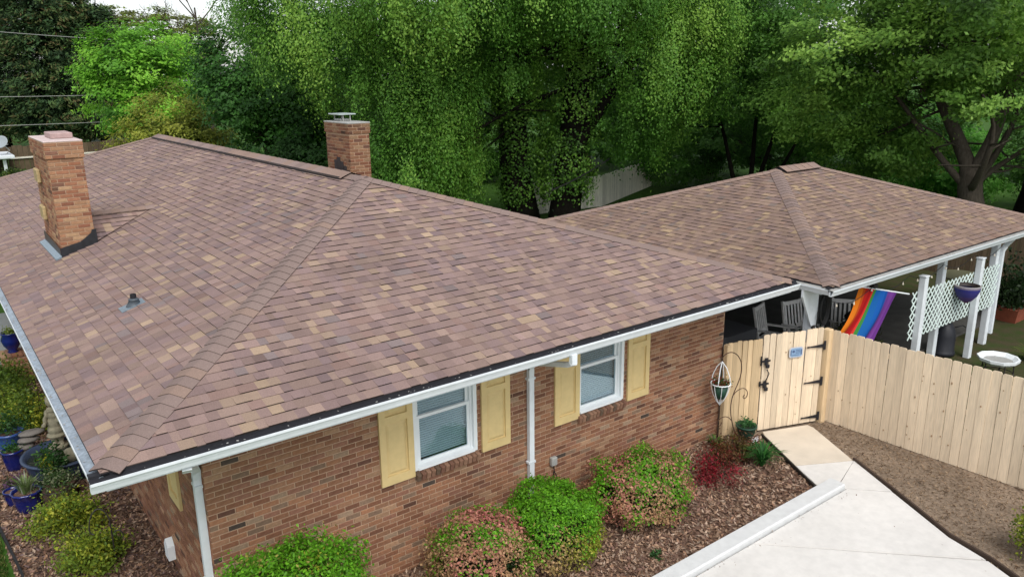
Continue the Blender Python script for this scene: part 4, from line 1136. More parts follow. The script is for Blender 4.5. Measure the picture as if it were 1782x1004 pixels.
# ================================================================== SHRUBS AND BED PLANTS
def shrub(name, c, r, n, colf, size, label, m=M_LEAF, cat='shrub', group=None, lum=.22, base=0.0):
    """clipped shrub: dense shell of small leaves on an uneven dome, dark inner leaves, stems"""
    e = empty(name, (c[0], c[1], 0), label, cat, group)
    u = RNG.normal(size=(n, 3)); u /= np.linalg.norm(u, axis=1, keepdims=True)
    u[:, 2] = np.where(u[:, 2] < -.55, -u[:, 2], u[:, 2])
    ph = RNG.uniform(0, 6.28, 6)
    bump = 1 + .10 * np.sin(u[:, 0] * 6 + ph[0]) * np.sin(u[:, 1] * 7 + ph[1]) + .06 * np.sin(u[:, 2] * 9 + u[:, 0] * 5 + ph[2]) + .07 * np.sin(u[:, 1] * 13 + ph[3]) * np.sin(u[:, 2] * 11 + ph[4])
    sq = 1 / (np.abs(u[:, 0]) ** 2.6 + np.abs(u[:, 1]) ** 2.6 + np.abs(u[:, 2]) ** 2.6) ** (1 / 2.6)
    rad = bump * (.5 + .5 * sq) * np.where(RNG.random(n) < .72, RNG.uniform(.88, 1.04, n), np.where(RNG.random(n) < .16, RNG.uniform(1.0, 1.13, n), RNG.uniform(.55, .9, n)))
    P = np.array(c) + u * rad[:, None] * np.array(r)
    P[:, 2] = np.maximum(P[:, 2], .05 + RNG.random(n) * .1)
    Nn = u + RNG.normal(size=(n, 3)) * .7 + [0, 0, .35]
    C = colf(u, rad, P, n) * (1 + RNG.normal(size=(n, 1)) * lum)
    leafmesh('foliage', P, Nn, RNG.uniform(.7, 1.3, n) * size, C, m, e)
    mb = MB()
    for k in range(7):
        a = k * 2.4; mb.tube([(c[0] + .05 * math.cos(a), c[1] + .05 * math.sin(a), 0), (c[0] + .3 * r[0] * math.cos(a), c[1] + .3 * r[1] * math.sin(a), c[2] * .6), (c[0] + .6 * r[0] * math.cos(a), c[1] + .6 * r[1] * math.sin(a), c[2])], [.02, .015, .008], 5)
    mb.build('stem', M_BARK, e)
    return e
def noise3(P, f, ph): return np.sin(P[:, 0] * f + ph) * np.sin(P[:, 1] * f * 1.1 + ph * 1.7) + np.sin(P[:, 2] * f * .9 + ph * .6) * np.sin((P[:, 0] + P[:, 1]) * f * .8 + ph * 2.1)
def blend(A_, B2, t): return np.array(A_)[None] * (1 - t[:, None]) + np.array(B2)[None] * t[:, None]
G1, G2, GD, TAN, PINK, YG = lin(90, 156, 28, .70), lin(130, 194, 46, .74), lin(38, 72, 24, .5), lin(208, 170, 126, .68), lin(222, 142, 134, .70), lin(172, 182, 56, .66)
def col_green(tanlow, pink, thr):
    def f(u, rad, P, n):
        t = np.clip(RNG.random(n), 0, 1)
        C = blend(G1, G2, t)
        q = noise3(P, 7, 1.3) * .35 + RNG.normal(size=n) * .35 - u[:, 2] * thr[0] + thr[1]
        msk = q > 0
        pk = np.clip(.5 + .5 * noise3(P, 3.1, .4) + RNG.normal(size=n) * .2, 0, 1)
        C[msk] = blend(TAN, pink, pk)[msk]
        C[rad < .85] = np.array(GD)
        return C
    return f
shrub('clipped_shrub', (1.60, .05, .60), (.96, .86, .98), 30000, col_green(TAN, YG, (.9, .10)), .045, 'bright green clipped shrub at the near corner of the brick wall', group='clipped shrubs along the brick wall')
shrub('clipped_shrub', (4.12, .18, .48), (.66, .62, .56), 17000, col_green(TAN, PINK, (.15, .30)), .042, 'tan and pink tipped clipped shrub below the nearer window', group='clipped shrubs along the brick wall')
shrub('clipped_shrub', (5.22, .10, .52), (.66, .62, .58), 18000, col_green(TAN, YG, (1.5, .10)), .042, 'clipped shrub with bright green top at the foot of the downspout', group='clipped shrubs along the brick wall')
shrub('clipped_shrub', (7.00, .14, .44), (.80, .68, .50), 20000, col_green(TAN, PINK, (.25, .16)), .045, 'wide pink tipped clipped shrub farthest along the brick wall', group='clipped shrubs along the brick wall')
def loose(name, c, r, n, cols, size, label, cat='plant', m=M_LEAF, aspect=.5, group=None, upb=.5):
    e = empty(name, (c[0], c[1], 0), label, cat, group)
    k = max(8, n // 45); cc = RNG.normal(size=(k, 3)); cc /= np.linalg.norm(cc, axis=1, keepdims=True)
    cc *= RNG.uniform(.35, 1, (k, 1)); cc[:, 2] = np.abs(cc[:, 2])
    cen = np.array(c) + cc * np.array(r)
    idx = RNG.integers(0, k, n)
    P = cen[idx] + RNG.normal(size=(n, 3)) * np.array(r) * .17
    P[:, 2] = np.maximum(P[:, 2], .04)
    kc = np.array(cols)[RNG.integers(0, len(cols), k)]
    C = kc[idx] * (1 + RNG.normal(size=(n, 1)) * .22)
    low = (P[:, 2] - .0) < c[2] + r[2] * .2
    Nn = RNG.normal(size=(n, 3)) * .8 + [0, 0, upb]
    leafmesh('foliage', P, Nn, RNG.uniform(.7, 1.3, n) * size, C, m, e, aspect=aspect)
    mb = MB()
    for q in range(min(9, k)):
        p = cen[q]; mb.tube([(c[0], c[1], 0), ((c[0] + p[0]) / 2, (c[1] + p[1]) / 2, p[2] * .7), tuple(p)], [.012, .009, .004], 5)
    mb.build('stem', M_BARK, e)
    return e
def clump(name, c, h, n, cols, label, wid=.05, spread=.35, cat='plant', group=None):
    """arching strap leaves from one crown"""
    mb = MB()
    for i in range(n):
        a = random.random() * 6.283; s = spread * random.uniform(.4, 1.1); hh = h * random.uniform(.6, 1.1); col = random.choice(cols)
        j = random.uniform(.75, 1.25); col = tuple(x * j for x in col)
        d = Vector((math.cos(a), math.sin(a), 0)); sd_ = Vector((-d.y, d.x, 0)) * wid * .5
        pts = []
        for k in range(6):
            t = k / 5; pts.append((d * (.02 + s * t ** 1.4) + Vector((0, 0, hh * (1.5 * t - .85 * t * t))), (1 - t) ** .6 * (1 if k else .6)))
        vs = []
        for p, q in pts: vs += [p - sd_ * q, p + sd_ * q]
        mb.add(vs, [(2 * k, 2 * k + 1, 2 * k + 3, 2 * k + 2) for k in range(5)], col)
    return thing(name, mb, M_LEAF, (c[0], c[1], c[2]), label, cat, group)
loose('red_shrub', (8.75, .10, .12), (.66, .42, .26), 1150, [lin(160, 44, 56, .64), lin(182, 60, 74, .66), lin(124, 44, 48, .6), lin(136, 74, 64, .6)], .055, 'low crimson leaved shrub in the mulch bed near the hook stand', aspect=.35)
loose('bronze_shrub', (9.42, .34, .12), (.5, .34, .36), 2600, [lin(130, 96, 60, .6), lin(150, 70, 56, .6), lin(112, 104, 50, .6), lin(96, 70, 50, .6)], .05, 'sparse bronze and olive shrub behind the crimson one', aspect=.35)
clump('strap_leaf_plant', (9.66, -.10, .03), .50, 190, [lin(64, 128, 58, .7), lin(84, 154, 70, .7), lin(48, 100, 48, .7)], 'green clump of strap leaves beside the walkway', .024, .40)
loose('white_flower', (9.86, .22, .30), (.09, .09, .08), 60, [lin(236, 236, 240, .85)], .045, 'small white blooms behind the strap leaf clump', cat='flowers')
clump('small_green_plant', (9.62, .84, .03), .26, 60, [lin(110, 150, 60, .6), lin(80, 120, 50, .6)], 'small pale green plant at the foot of the wall end', .03, .2)
loose('weed', (6.35, -.75, .03), (.10, .10, .12), 160, [lin(70, 120, 60, .6)], .04, 'tiny green seedling in the mulch between shrubs and kerb')
loose('golden_shrub', (10.32, -4.02, .25), (.36, .36, .52), 3000, [lin(140, 160, 40, .6), lin(170, 180, 60, .6), lin(96, 130, 36, .6)], .05, 'yellow-green conifer tuft at the lower right edge', cat='shrub')

# shepherd's hook stand with hanging basket and green pot
hk = empty('shepherd_hook', (9.97, .66, 0), 'rusty scrolled shepherd hook stand against the fence panel', 'hook stand')
def arc(cx, cz, r, a0, a1, n=14): return [(cx + r * math.cos(math.radians(a0 + (a1 - a0) * i / n)), cz + r * math.sin(math.radians(a0 + (a1 - a0) * i / n))) for i in range(n + 1)]
main = [(0.02, 0), (-.03, .25), (-.14, .50), (-.20, .78), (-.16, 1.0), (-.06, 1.18), (.02, 1.38), (.01, 1.58), (-.10, 1.74), (-.25, 1.82), (-.40, 1.80), (-.48, 1.72), (-.46, 1.66), (-.42, 1.68)]
HP = lambda x, z: (9.97 + x * .92, .66 + .18 * x * -1, z)
def smooth_pts(p, it=2):
    for _ in range(it):
        q = [p[0]]
        for a, b in zip(p, p[1:]): q += [tuple(a[i] * .75 + b[i] * .25 for i in range(2)), tuple(a[i] * .25 + b[i] * .75 for i in range(2))]
        p = q + [p[-1]]
    return p
mb = MB(); mb.tube([HP(*p) for p in smooth_pts(main)], .0085, 7); mb.build('stem', M_RUST, hk)
for pts in ([(-.17, .98), (-.06, 1.08), (.10, 1.10), (.20, 1.02), (.20, .92), (.13, .88), (.09, .93), (.13, .96)], [(-.14, .52), (-.24, .62), (-.38, .64), (-.48, .58), (-.47, .49), (-.40, .48), (-.39, .54)]):
    mb = MB(); mb.tube([HP(*p) for p in smooth_pts(pts)], .0075, 7); mb.build('scroll', M_RUST, hk)
mb = MB(); mb.tube([(9.86, 1.0, 0), (9.87, .99, .9)], .008, 6); thing_stick = tag(mb.build('garden_stake', M_RUST), 'thin rusty stake leaning by the wall corner', 'stake')
hb = empty('hanging_basket', HP(-.47, 1.2), 'white wire hanging basket with a green liner and red flowers', 'hanging basket')
cx, cy, cz = HP(-.46, 1.30)
wire_m = M_WFRAME
mb = MB(); mb.tube([(cx + .165 * math.cos(a), cy + .165 * math.sin(a), cz - .02) for a in np.linspace(0, 2 * math.pi, 25)], .011, 6); mb.build('rim', wire_m, hb)
for k in range(8):
    a = k * math.pi / 4; mb = MB()
    lo = [(.0, -.42), (.06, -.34), (.12, -.22), (.155, -.10), (.165, -.02)]
    mb.tube([(cx + r * math.cos(a), cy + r * math.sin(a), cz + z) for r, z in lo], .006, 5); mb.build('wire', wire_m, hb)
for k in range(4):
    a = k * math.pi / 2 + .4; mb = MB()
    mb.tube([(cx + r * math.cos(a), cy + r * math.sin(a), cz + z) for r, z in [(.165, -.02), (.145, .12), (.085, .27), (0, .38)]], .008, 5); mb.build('hanger', wire_m, hb)
mb = MB(); mb.lathe([(0, -.30), (.075, -.29), (.11, -.20), (.145, -.06), (.13, -.06), (0, -.08)], 16, at=(cx, cy, cz)); mb.build('liner', M_GREENP, hb, smooth=True)
n = 320; P = np.column_stack([cx + RNG.normal(size=n) * .075, cy + RNG.normal(size=n) * .075, cz - .03 + np.abs(RNG.normal(size=n)) * .05])
C = np.array([lin(60, 110, 50, .6), lin(170, 60, 46, .6), lin(150, 90, 60, .6), lin(80, 120, 60, .6)])[RNG.integers(0, 4, n)]
leafmesh('foliage', P, RNG.normal(size=(n, 3)) + [0, 0, .6], .04, C, M_LEAF, hb)['kind'] = 'stuff'
gp = empty('hanging_pot', (10.19, .62, .2), 'round green plastic pot with seedlings beside the hook stand', 'plant pot')
mb = MB(); mb.lathe([(0, .14), (.11, .14), (.15, .22), (.175, .33), (.19, .34), (.19, .36), (.165, .36), (.155, .32), (0, .31)], 22, at=(10.19, .62, 0)); mb.build('pot', M_GREENP, gp, smooth=True)
mb = MB()
for a in (.4, 2.5, 4.6): mb.tube([(10.19 + .11 * math.cos(a), .62 + .11 * math.sin(a), .16), (10.19 + .12 * math.cos(a), .62 + .12 * math.sin(a), 0)], .007, 5)
mb.build('stand', M_IRON, gp)
n = 260; P = np.column_stack([10.19 + RNG.normal(size=n) * .06, .62 + RNG.normal(size=n) * .06, .36 + np.abs(RNG.normal(size=n)) * .06])
leafmesh('leaves', P, RNG.normal(size=(n, 3)) + [0, 0, .8], .05, jit(lin(84, 140, 80, .6), n, .2), M_LEAF, gp)

# left bed
GOLD = [lin(166, 176, 58, .78), lin(194, 196, 70, .82), lin(126, 152, 54, .74), lin(146, 168, 56, .78), lin(100, 128, 48, .7)]
loose('golden_euonymus', (.10, 5.02, .10), (.50, .48, .46), 4000, GOLD, .055, 'spreading yellow-green shrub just below the blue ribbed pot', cat='shrub', group='golden shrubs in the left bed')
loose('golden_euonymus', (.20, 3.80, .10), (.46, .46, .46), 3800, GOLD, .055, 'yellow-green shrub at the bottom edge under the dark garden hook', cat='shrub', group='golden shrubs in the left bed')
loose('golden_euonymus', (.06, 9.4, .1), (.50, .60, .60), 4200, GOLD + [lin(60, 110, 40, .6)], .06, 'yellow-green shrub directly behind the stone statue', cat='shrub', group='golden shrubs in the left bed')
loose('golden_euonymus', (-.02, 10.8, .1), (.55, .60, .62), 3600, [lin(110, 140, 50, .6), lin(90, 120, 40, .6), lin(140, 156, 50, .6)], .06, 'green-gold shrub in the middle of the far left bed', cat='shrub', group='golden shrubs in the left bed')
loose('golden_euonymus', (-.02, 12.0, .1), (.5, .35, .6), 3000, [lin(96, 130, 48, .6), lin(120, 144, 52, .6)], .06, 'green-gold shrub against the low brick pier', cat='shrub', group='golden shrubs in the left bed')
loose('purple_flowers', (-.42, 6.9, .05), (.18, .35, .2), 900, [lin(130, 90, 130, .6), lin(90, 100, 70, .6), lin(150, 110, 150, .6)], .04, 'low purple flowers behind the blue ribbed pot', cat='flowers')
def pot(name, c, prof, m, label, ribs=0, soil=None, plant=None, n=24):
    e = empty(name, c, label, 'plant pot')
    mb = MB(); mb.lathe(prof, n, at=c)
    if ribs:
        vs = []
        for v in mb.v:
            a = math.atan2(v[1] - c[1], v[0] - c[0]); k = 1 + .03 * math.cos(a * ribs); vs.append((c[0] + (v[0] - c[0]) * k, c[1] + (v[1] - c[1]) * k, v[2]))
        mb.v = vs
    mb.build('pot', m, e, smooth=True)
    r, z = prof[-1] if soil is None else soil
    s = MB(); s.lathe([(r, z), (0, z + .01)], n, at=c); s.build('soil', M_MULCH, e)
    return e
PR = lambda r, h: [(r * .70, 0), (r * .74, .01), (r * .92, h * .55), (r, h * .9), (r * 1.06, h * .92), (r * 1.06, h), (r * .92, h), (r * .86, h * .86)]
e = pot('blue_pot', (-.29, 6.08, .02), PR(.205, .33), M_BLUE, 'ribbed cobalt blue pot with pale grassy plant in the left bed', ribs=12, n=48)
cl = []
mb = MB()
for i in range(70):
    a = random.random() * 6.28; s = random.uniform(.05, .2); h = random.uniform(.12, .30); d = Vector((math.cos(a), math.sin(a), 0)); b0 = Vector((-.29, 6.08, .32)) + d * random.uniform(0, .08); sd_ = Vector((-d.y, d.x, 0)) * .012
    p1, p2 = b0 + d * s * .4 + Vector((0, 0, h * .7)), b0 + d * s + Vector((0, 0, h)); mb.add([b0 - sd_, b0 + sd_, p1 + sd_, p1 - sd_, p2], [(0, 1, 2, 3), (3, 2, 4)], random.choice([lin(120, 150, 80, .6), lin(150, 172, 110, .6), lin(196, 204, 178, .6)]))
mb.build('leaves', M_LEAF, e)
e = pot('blue_pot', (-.30, 7.75, .02), PR(.17, .36), M_BLUE, 'smaller dark blue pot beside the stacked stones')
n = 240; P = np.column_stack([-.30 + RNG.normal(size=n) * .08, 7.75 + RNG.normal(size=n) * .08, .38 + np.abs(RNG.normal(size=n)) * .06]); leafmesh('leaves', P, RNG.normal(size=(n, 3)) + [0, 0, .8], .05, jit(lin(70, 120, 56, .6), n, .2), M_LEAF, e)
e = pot('blue_pot', (-.27, 8.35, .02), PR(.21, .46), M_BLUE2, 'light blue pot at the back of the group of pots')
n = 500; P = np.column_stack([-.27 + RNG.normal(size=n) * .13, 8.35 + RNG.normal(size=n) * .13, .5 + np.abs(RNG.normal(size=n)) * .14]); leafmesh('leaves', P, RNG.normal(size=(n, 3)) + [0, 0, .6], .06, jit(lin(64, 106, 50, .6), n, .2), M_LEAF, e)
e = pot('small_blue_pot', (-.46, 6.42, .02), PR(.12, .24), M_BLUE, 'little blue pot peeking out behind the ribbed pot')
e = pot('blue_urn', (.26, 12.70, .62), [(.10, 0), (.11, .02), (.08, .05), (.16, .16), (.20, .30), (.16, .40), (.19, .44), (.19, .46), (.15, .45), (.12, .38)], M_BLUE, 'dark blue urn standing on the low brick pier')
n = 260; P = np.column_stack([.26 + RNG.normal(size=n) * .07, 12.7 + RNG.normal(size=n) * .07, 1.06 + np.abs(RNG.normal(size=n)) * .06]); leafmesh('leaves', P, RNG.normal(size=(n, 3)) + [0, 0, .8], .05, jit(lin(150, 170, 80, .6), n, .2), M_LEAF, e)
# pond tub
tb = empty('pond_tub', (.36, 7.05, .02), 'wide dark blue tub of water around the statue', 'tub')
mb = MB(); mb.lathe([(.46, 0), (.50, .02), (.56, .30), (.58, .36), (.62, .37), (.62, .40), (.56, .40), (.53, .30)], 36, at=(.36, 7.05, .02)); mb.build('shell', mat('tub_plastic', lin(70, 86, 116, .5), rough=.5, var=.15, vscale=8), tb, smooth=True)
mb = MB(); mb.lathe([(.535, .31), (0, .31)], 36, at=(.36, 7.05, .02)); mb.build('water', M_WATER, tb)
# barrel planter
bp_ = empty('barrel_planter', (.13, 6.12, .02), 'half barrel planter with trailing green plants before the tub', 'barrel planter')
for k in range(22):
    a0, a1 = 2 * math.pi * k / 22 + .012, 2 * math.pi * (k + 1) / 22 - .012
    vs = []
    for r, z in ((.225, 0), (.26, .15), (.27, .30)):
        for a in (a0, a1): vs += [(.13 + r * math.cos(a), 6.12 + r * math.sin(a), .02 + z)]
    for r, z in ((.20, 0), (.235, .15), (.245, .30)):
        for a in (a0, a1): vs += [(.13 + r * math.cos(a), 6.12 + r * math.sin(a), .02 + z)]
    mb = MB(); mb.add(vs, [(0, 1, 3, 2), (2, 3, 5, 4), (6, 8, 9, 7), (8, 10, 11, 9), (4, 5, 11, 10), (0, 2, 8, 6), (2, 4, 10, 8), (1, 7, 9, 3), (3, 9, 11, 5)]); mb.build('stave', M_BARREL, bp_)
for z, r in ((.06, .243), (.24, .268)):
    mb = MB(); mb.lathe([(r, z - .012), (r + .006, z), (r, z + .012)], 32, at=(.13, 6.12, .02)); mb.build('hoop', M_IRON, bp_)
mb = MB(); mb.lathe([(.24, .27), (0, .28)], 22, at=(.13, 6.12, .02)); mb.build('soil', M_MULCH, bp_)
n = 900; P = np.column_stack([.13 + RNG.normal(size=n) * .14, 6.12 + RNG.normal(size=n) * .14, .30 + np.abs(RNG.normal(size=n)) * .10]); leafmesh('leaves', P, RNG.normal(size=(n, 3)) + [0, 0, .8], .05, np.array([lin(70, 104, 56, .6), lin(100, 130, 70, .6), lin(170, 180, 140, .6)])[RNG.integers(0, 3, n)], M_LEAF, bp_)
loose('yellow_leaf_plant', (.14, 6.55, .35), (.22, .22, .48), 900, [lin(60, 110, 46, .6), lin(84, 130, 56, .6), lin(196, 196, 50, .6), lin(50, 90, 40, .6)], .06, 'upright plant with yellow leaf tips in front of the statue')
# stacked stones
rk = [(-.08, 7.75, .09, .19, .15, .09), (-.06, 7.74, .24, .17, .14, .07), (-.10, 7.76, .36, .15, .12, .06), (-.04, 7.75, .47, .17, .13, .05), (.02, 7.8, .56, .20, .15, .04), (.08, 7.55, .10, .13, .11, .09)]
for i, (x, y, z, a, b, c) in enumerate(rk):
    mb = MB(); mb.blob((0, 0, 0), (a, b, c), 12)
    mb.v = [(v[0] * (1 + random.gauss(0, .04)), v[1] * (1 + random.gauss(0, .04)), v[2] * (1 + random.gauss(0, .05))) for v in mb.v]
    thing('stone', mb, M_ROCK, (x, y, z + .02), ['broad bottom stone of the small rock stack by the pots', 'second stone up in the rock stack by the pots', 'third stone up in the rock stack by the pots', 'fourth stone up in the rock stack by the pots', 'flat top slab crowning the rock stack by the pots', 'loose round stone lying beside the rock stack'][i], 'stone', 'stones of the small rock stack', smooth=True)
# statue: one continuous stone figure of a child holding its skirt
st = empty('garden_statue', (.36, 7.5, .02), 'pale stone statue of a small standing child beside the tub', 'statue')
bm = bmesh.new()
mb = MB()
bx, by = .36, 7.5
for (x, y, z, a, b, c) in ((0, 0, .56, .16, .15, .05), (0, 0, .66, .13, .12, .12), (0, 0, .78, .12, .11, .14), (.0, 0, .92, .10, .09, .10), (0, 0, 1.02, .10, .085, .06), (0, 0, 1.08, .04, .04, .06), (-.01, -.01, 1.17, .085, .09, .095), (.0, .02, 1.20, .09, .09, .08),
                           (-.10, -.02, .96, .04, .04, .08), (-.14, -.05, .86, .035, .035, .08), (-.17, -.08, .79, .04, .04, .04), (.11, -.01, .96, .04, .04, .08), (.14, -.06, .88, .035, .04, .08), (.06, -.11, .84, .05, .04, .035),
                           (-.05, 0, .48, .05, .05, .12), (.05, 0, .48, .05, .05, .12), (-.05, -.03, .39, .05, .07, .035), (.05, -.03, .39, .05, .07, .035)):
    mb.blob((bx + x, by + y, z), (a, b, c), 14)
fig = mb.build('figure', M_STONE, st)
rmod = fig.modifiers.new('remesh', 'REMESH'); rmod.mode = 'VOXEL'; rmod.voxel_size = .013; rmod.use_smooth_shade = True
mb = MB(); mb.lathe([(.20, 0), (.20, .05), (.13, .09), (.12, .26), (.16, .32), (.16, .36), (0, .36)], 18, at=(bx, by, .02)); mb.build('pedestal', M_STONE, st, smooth=True)
mb = MB(); mb.blob((0, 0, 0), (.18, .12, .13), 12); mb.v = [(v[0] * (1 + random.gauss(0, .05)), v[1] * (1 + random.gauss(0, .05)), v[2]) for v in mb.v]
thing('pond_rock', mb, M_STONE, (.46, 6.85, .40), 'pale rounded rock sitting in the tub below the statue', 'stone', smooth=True)
# dark garden hook in the left bed
gh = empty('garden_hook', (.46, 3.66, 0), 'dark iron garden hook with two curled arms in the left bed', 'hook stand')
mb = MB(); mb.tube([(.46, 3.66, 0), (.46, 3.66, .75)], .010, 7); mb.build('stem', M_IRON, gh)
for pts in ([(0, .72), (-.04, .86), (-.13, .92), (-.22, .84), (-.27, .68), (-.27, .56), (-.22, .54)], [(0, .45), (.05, .55), (.12, .54), (.15, .46), (.13, .42)]):
    mb = MB(); mb.tube([(.46 + x * .9, 3.66 - x * .3, z) for x, z in smooth_pts(pts)], .009, 6); mb.build('arm', M_IRON, gh)

# yard items right of the fence
bs = empty('basin_stand', (16.9, -.75, 0), 'white scalloped basin on a black metal stand behind the fence', 'basin stand')
bx, by, bz = 17.0, -.78, .16
mb = MB()
n = 10; vs = []
prof = [(.26, .20), (.33, .26), (.37, .30), (.41, .30), (.40, .24), (.30, .17)]
mb.lathe(prof + [prof[0]], n, at=(bx, by, bz)); mb.build('basin', M_WFRAME, bs)
mb = MB(); mb.lathe([(.29, .23), (0, .22)], n, at=(bx, by, bz)); mb.build('soil', M_GREYP, bs)
for k in range(5):
    a = k * 2 * math.pi / 5 + .2; mb = MB(); mb.tube([(bx + .30 * math.cos(a), by + .30 * math.sin(a), bz + .19), (bx + .32 * math.cos(a), by + .32 * math.sin(a), 0)], .014, 6); mb.build('leg', M_IRON, bs)
mb = MB(); mb.tube([(bx + .31 * math.cos(a), by + .31 * math.sin(a), .12) for a in np.linspace(0, 2 * math.pi, 21)], .010, 5); mb.build('ring', M_IRON, bs)
YG_ = [lin(120, 150, 50, .55), lin(90, 130, 44, .55), lin(150, 170, 70, .55)]
clump('grass_tuft', (16.35, -.72, .02), .42, 130, [lin(80, 140, 50, .55), lin(110, 160, 60, .55)], 'bright grass tuft on the near side of the white basin', .02, .45)
clump('grass_tuft', (18.6, -.85, .02), .42, 130, YG_, 'yellowish grass tuft on the far side of the white basin', .02, .45)
loose('red_flowers', (17.9, -1.75, .05), (.35, .35, .3), 900, [lin(60, 90, 46, .5), lin(80, 104, 56, .5), lin(196, 50, 40, .6)], .06, 'red flowers in dark foliage at the right edge behind the fence', cat='flowers')
tp = empty('terracotta_trough', (21.8, .75, 0), 'rectangular terracotta trough with a leafy shrub by the brown fence', 'planter')
mb = MB(); mb.add([(21.3, .5, 0), (22.4, .5, 0), (22.4, 1.0, 0), (21.3, 1.0, 0), (21.2, .42, .38), (22.5, .42, .38), (22.5, 1.08, .38), (21.2, 1.08, .38), (21.27, .5, .38), (22.43, .5, .38), (22.43, 1.0, .38), (21.27, 1.0, .38), (21.3, .52, .3), (22.4, .52, .3), (22.4, .98, .3), (21.3, .98, .3)],
                  [(0, 1, 5, 4), (1, 2, 6, 5), (2, 3, 7, 6), (3, 0, 4, 7), (4, 5, 9, 8), (5, 6, 10, 9), (6, 7, 11, 10), (7, 4, 8, 11), (8, 9, 13, 12), (9, 10, 14, 13), (10, 11, 15, 14), (11, 8, 12, 15), (12, 13, 14, 15)]); mb.build('trough', M_TERRA, tp)
n = 2400; P = np.column_stack([21.85 + RNG.normal(size=n) * .42, .75 + RNG.normal(size=n) * .25, .42 + np.abs(RNG.normal(size=n)) * .45]); leafmesh('leaves', P, RNG.normal(size=(n, 3)) + [0, 0, .5], .12, jit(lin(52, 78, 40, .5), n, .25), M_LEAF, tp)
loose('dark_shrub', (15.0, 1.35, .1), (.75, .5, .95), 3200, [lin(46, 66, 34, .5), lin(70, 84, 40, .5), lin(96, 100, 50, .5)], .16, 'dark spiky shrub in shade left of the lattice', aspect=.18, cat='shrub')
loose('patio_fern', (13.15, 1.45, .75), (.45, .4, .5), 2600, [lin(56, 86, 44, .5), lin(72, 104, 52, .5)], .09, 'mound of dark green foliage just above the gate top', cat='plant')
for i in range(3):
    clump('grass_tuft', (22.5 + i * .9, -1.2 - i * .5, .0), .25, 60, [lin(60, 96, 40, .5), lin(80, 110, 50, .5)], ['grass tuft nearest the terracotta trough', 'grass tuft second from the terracotta trough', 'grass tuft farthest right on the bare soil'][i], .03, .4)
grassblades('yard_grass', 6000, 18.5, 25, -3.5, -.6, .12, [lin(60, 100, 40, .5), lin(84, 116, 50, .5)], 'rough grass beyond the lattice at the right edge')

# ================================================================== TREES
def limb(mb, a, b, r0, r1, n=8, wob=.06, seg=5):
    a, b = Vector(a), Vector(b); L = (b - a).length; P, R = [], []
    b1 = Vector((random.gauss(0, 1), random.gauss(0, 1), random.gauss(0, .5))) * wob * L * 1.2
    b2 = Vector((random.gauss(0, 1), random.gauss(0, 1), 0)) * wob * L * .5
    seg = seg + 4
    for i in range(seg + 1):
        t = i / seg
        P.append(a.lerp(b, t) + b1 * (4 * t * (1 - t)) * .6 + b2 * math.sin(t * math.pi * 2)); R.append(r0 + (r1 - r0) * t ** .8)
    mb.tube(P, R, n)
    return P[::max(1, seg // 6)][:6] + [P[-1]]
def crown_pts(lobes, n, style, keep_back=.4):
    vol = np.array([(l[3] * l[4] + l[3] * l[5] + l[4] * l[5]) * (l[6] if len(l) > 6 else 1) for l in lobes]); vol /= vol.sum()
    P_, N_, K_, S_ = [], [], [], []
    per = {'broad': 130, 'droop': 190, 'conifer': 40, 'layer': 120}[style]
    for l, f in zip(lobes, vol):
        nl = int(n * f); kc = max(6, nl // per)
        u = RNG.normal(size=(kc * 2, 3)); u /= np.linalg.norm(u, axis=1, keepdims=True)
        tc = np.array(CAM[:]) - np.array(l[:3]); tc /= np.linalg.norm(tc)
        keep = (u @ tc > -.25) | (RNG.random(len(u)) < keep_back)
        u = u[keep][:kc]; kc = len(u)
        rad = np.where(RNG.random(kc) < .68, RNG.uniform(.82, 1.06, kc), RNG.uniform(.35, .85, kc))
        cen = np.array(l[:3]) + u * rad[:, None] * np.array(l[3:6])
        sc = .42 * (min(l[3:6]) / 3) ** .5
        sig = {'broad': (sc, sc, sc * .5), 'droop': (sc * .62, sc * .62, sc * 1.3), 'conifer': (sc * .8, sc * .8, sc * .35), 'layer': (sc * 1.4, sc * 1.4, sc * .28)}[style]
        idx = RNG.integers(0, kc, nl)
        p = cen[idx] + RNG.normal(size=(nl, 3)) * np.array(sig)
        if style == 'droop': p[:, 2] -= np.abs(RNG.normal(size=nl)) * sc * .7
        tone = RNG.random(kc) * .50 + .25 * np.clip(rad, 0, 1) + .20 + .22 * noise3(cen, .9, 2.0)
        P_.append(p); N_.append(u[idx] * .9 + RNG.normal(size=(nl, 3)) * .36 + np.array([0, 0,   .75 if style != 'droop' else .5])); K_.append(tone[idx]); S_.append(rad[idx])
    return np.vstack(P_), np.vstack(N_), np.concatenate(K_), np.concatenate(S_)
def palette(cols, t):
    c = np.array(cols); x = np.clip(t, 0, .999) * (len(c) - 1); i = x.astype(int); f = (x - i)[:, None]
    return c[i] * (1 - f) + c[np.minimum(i + 1, len(c) - 1)] * f
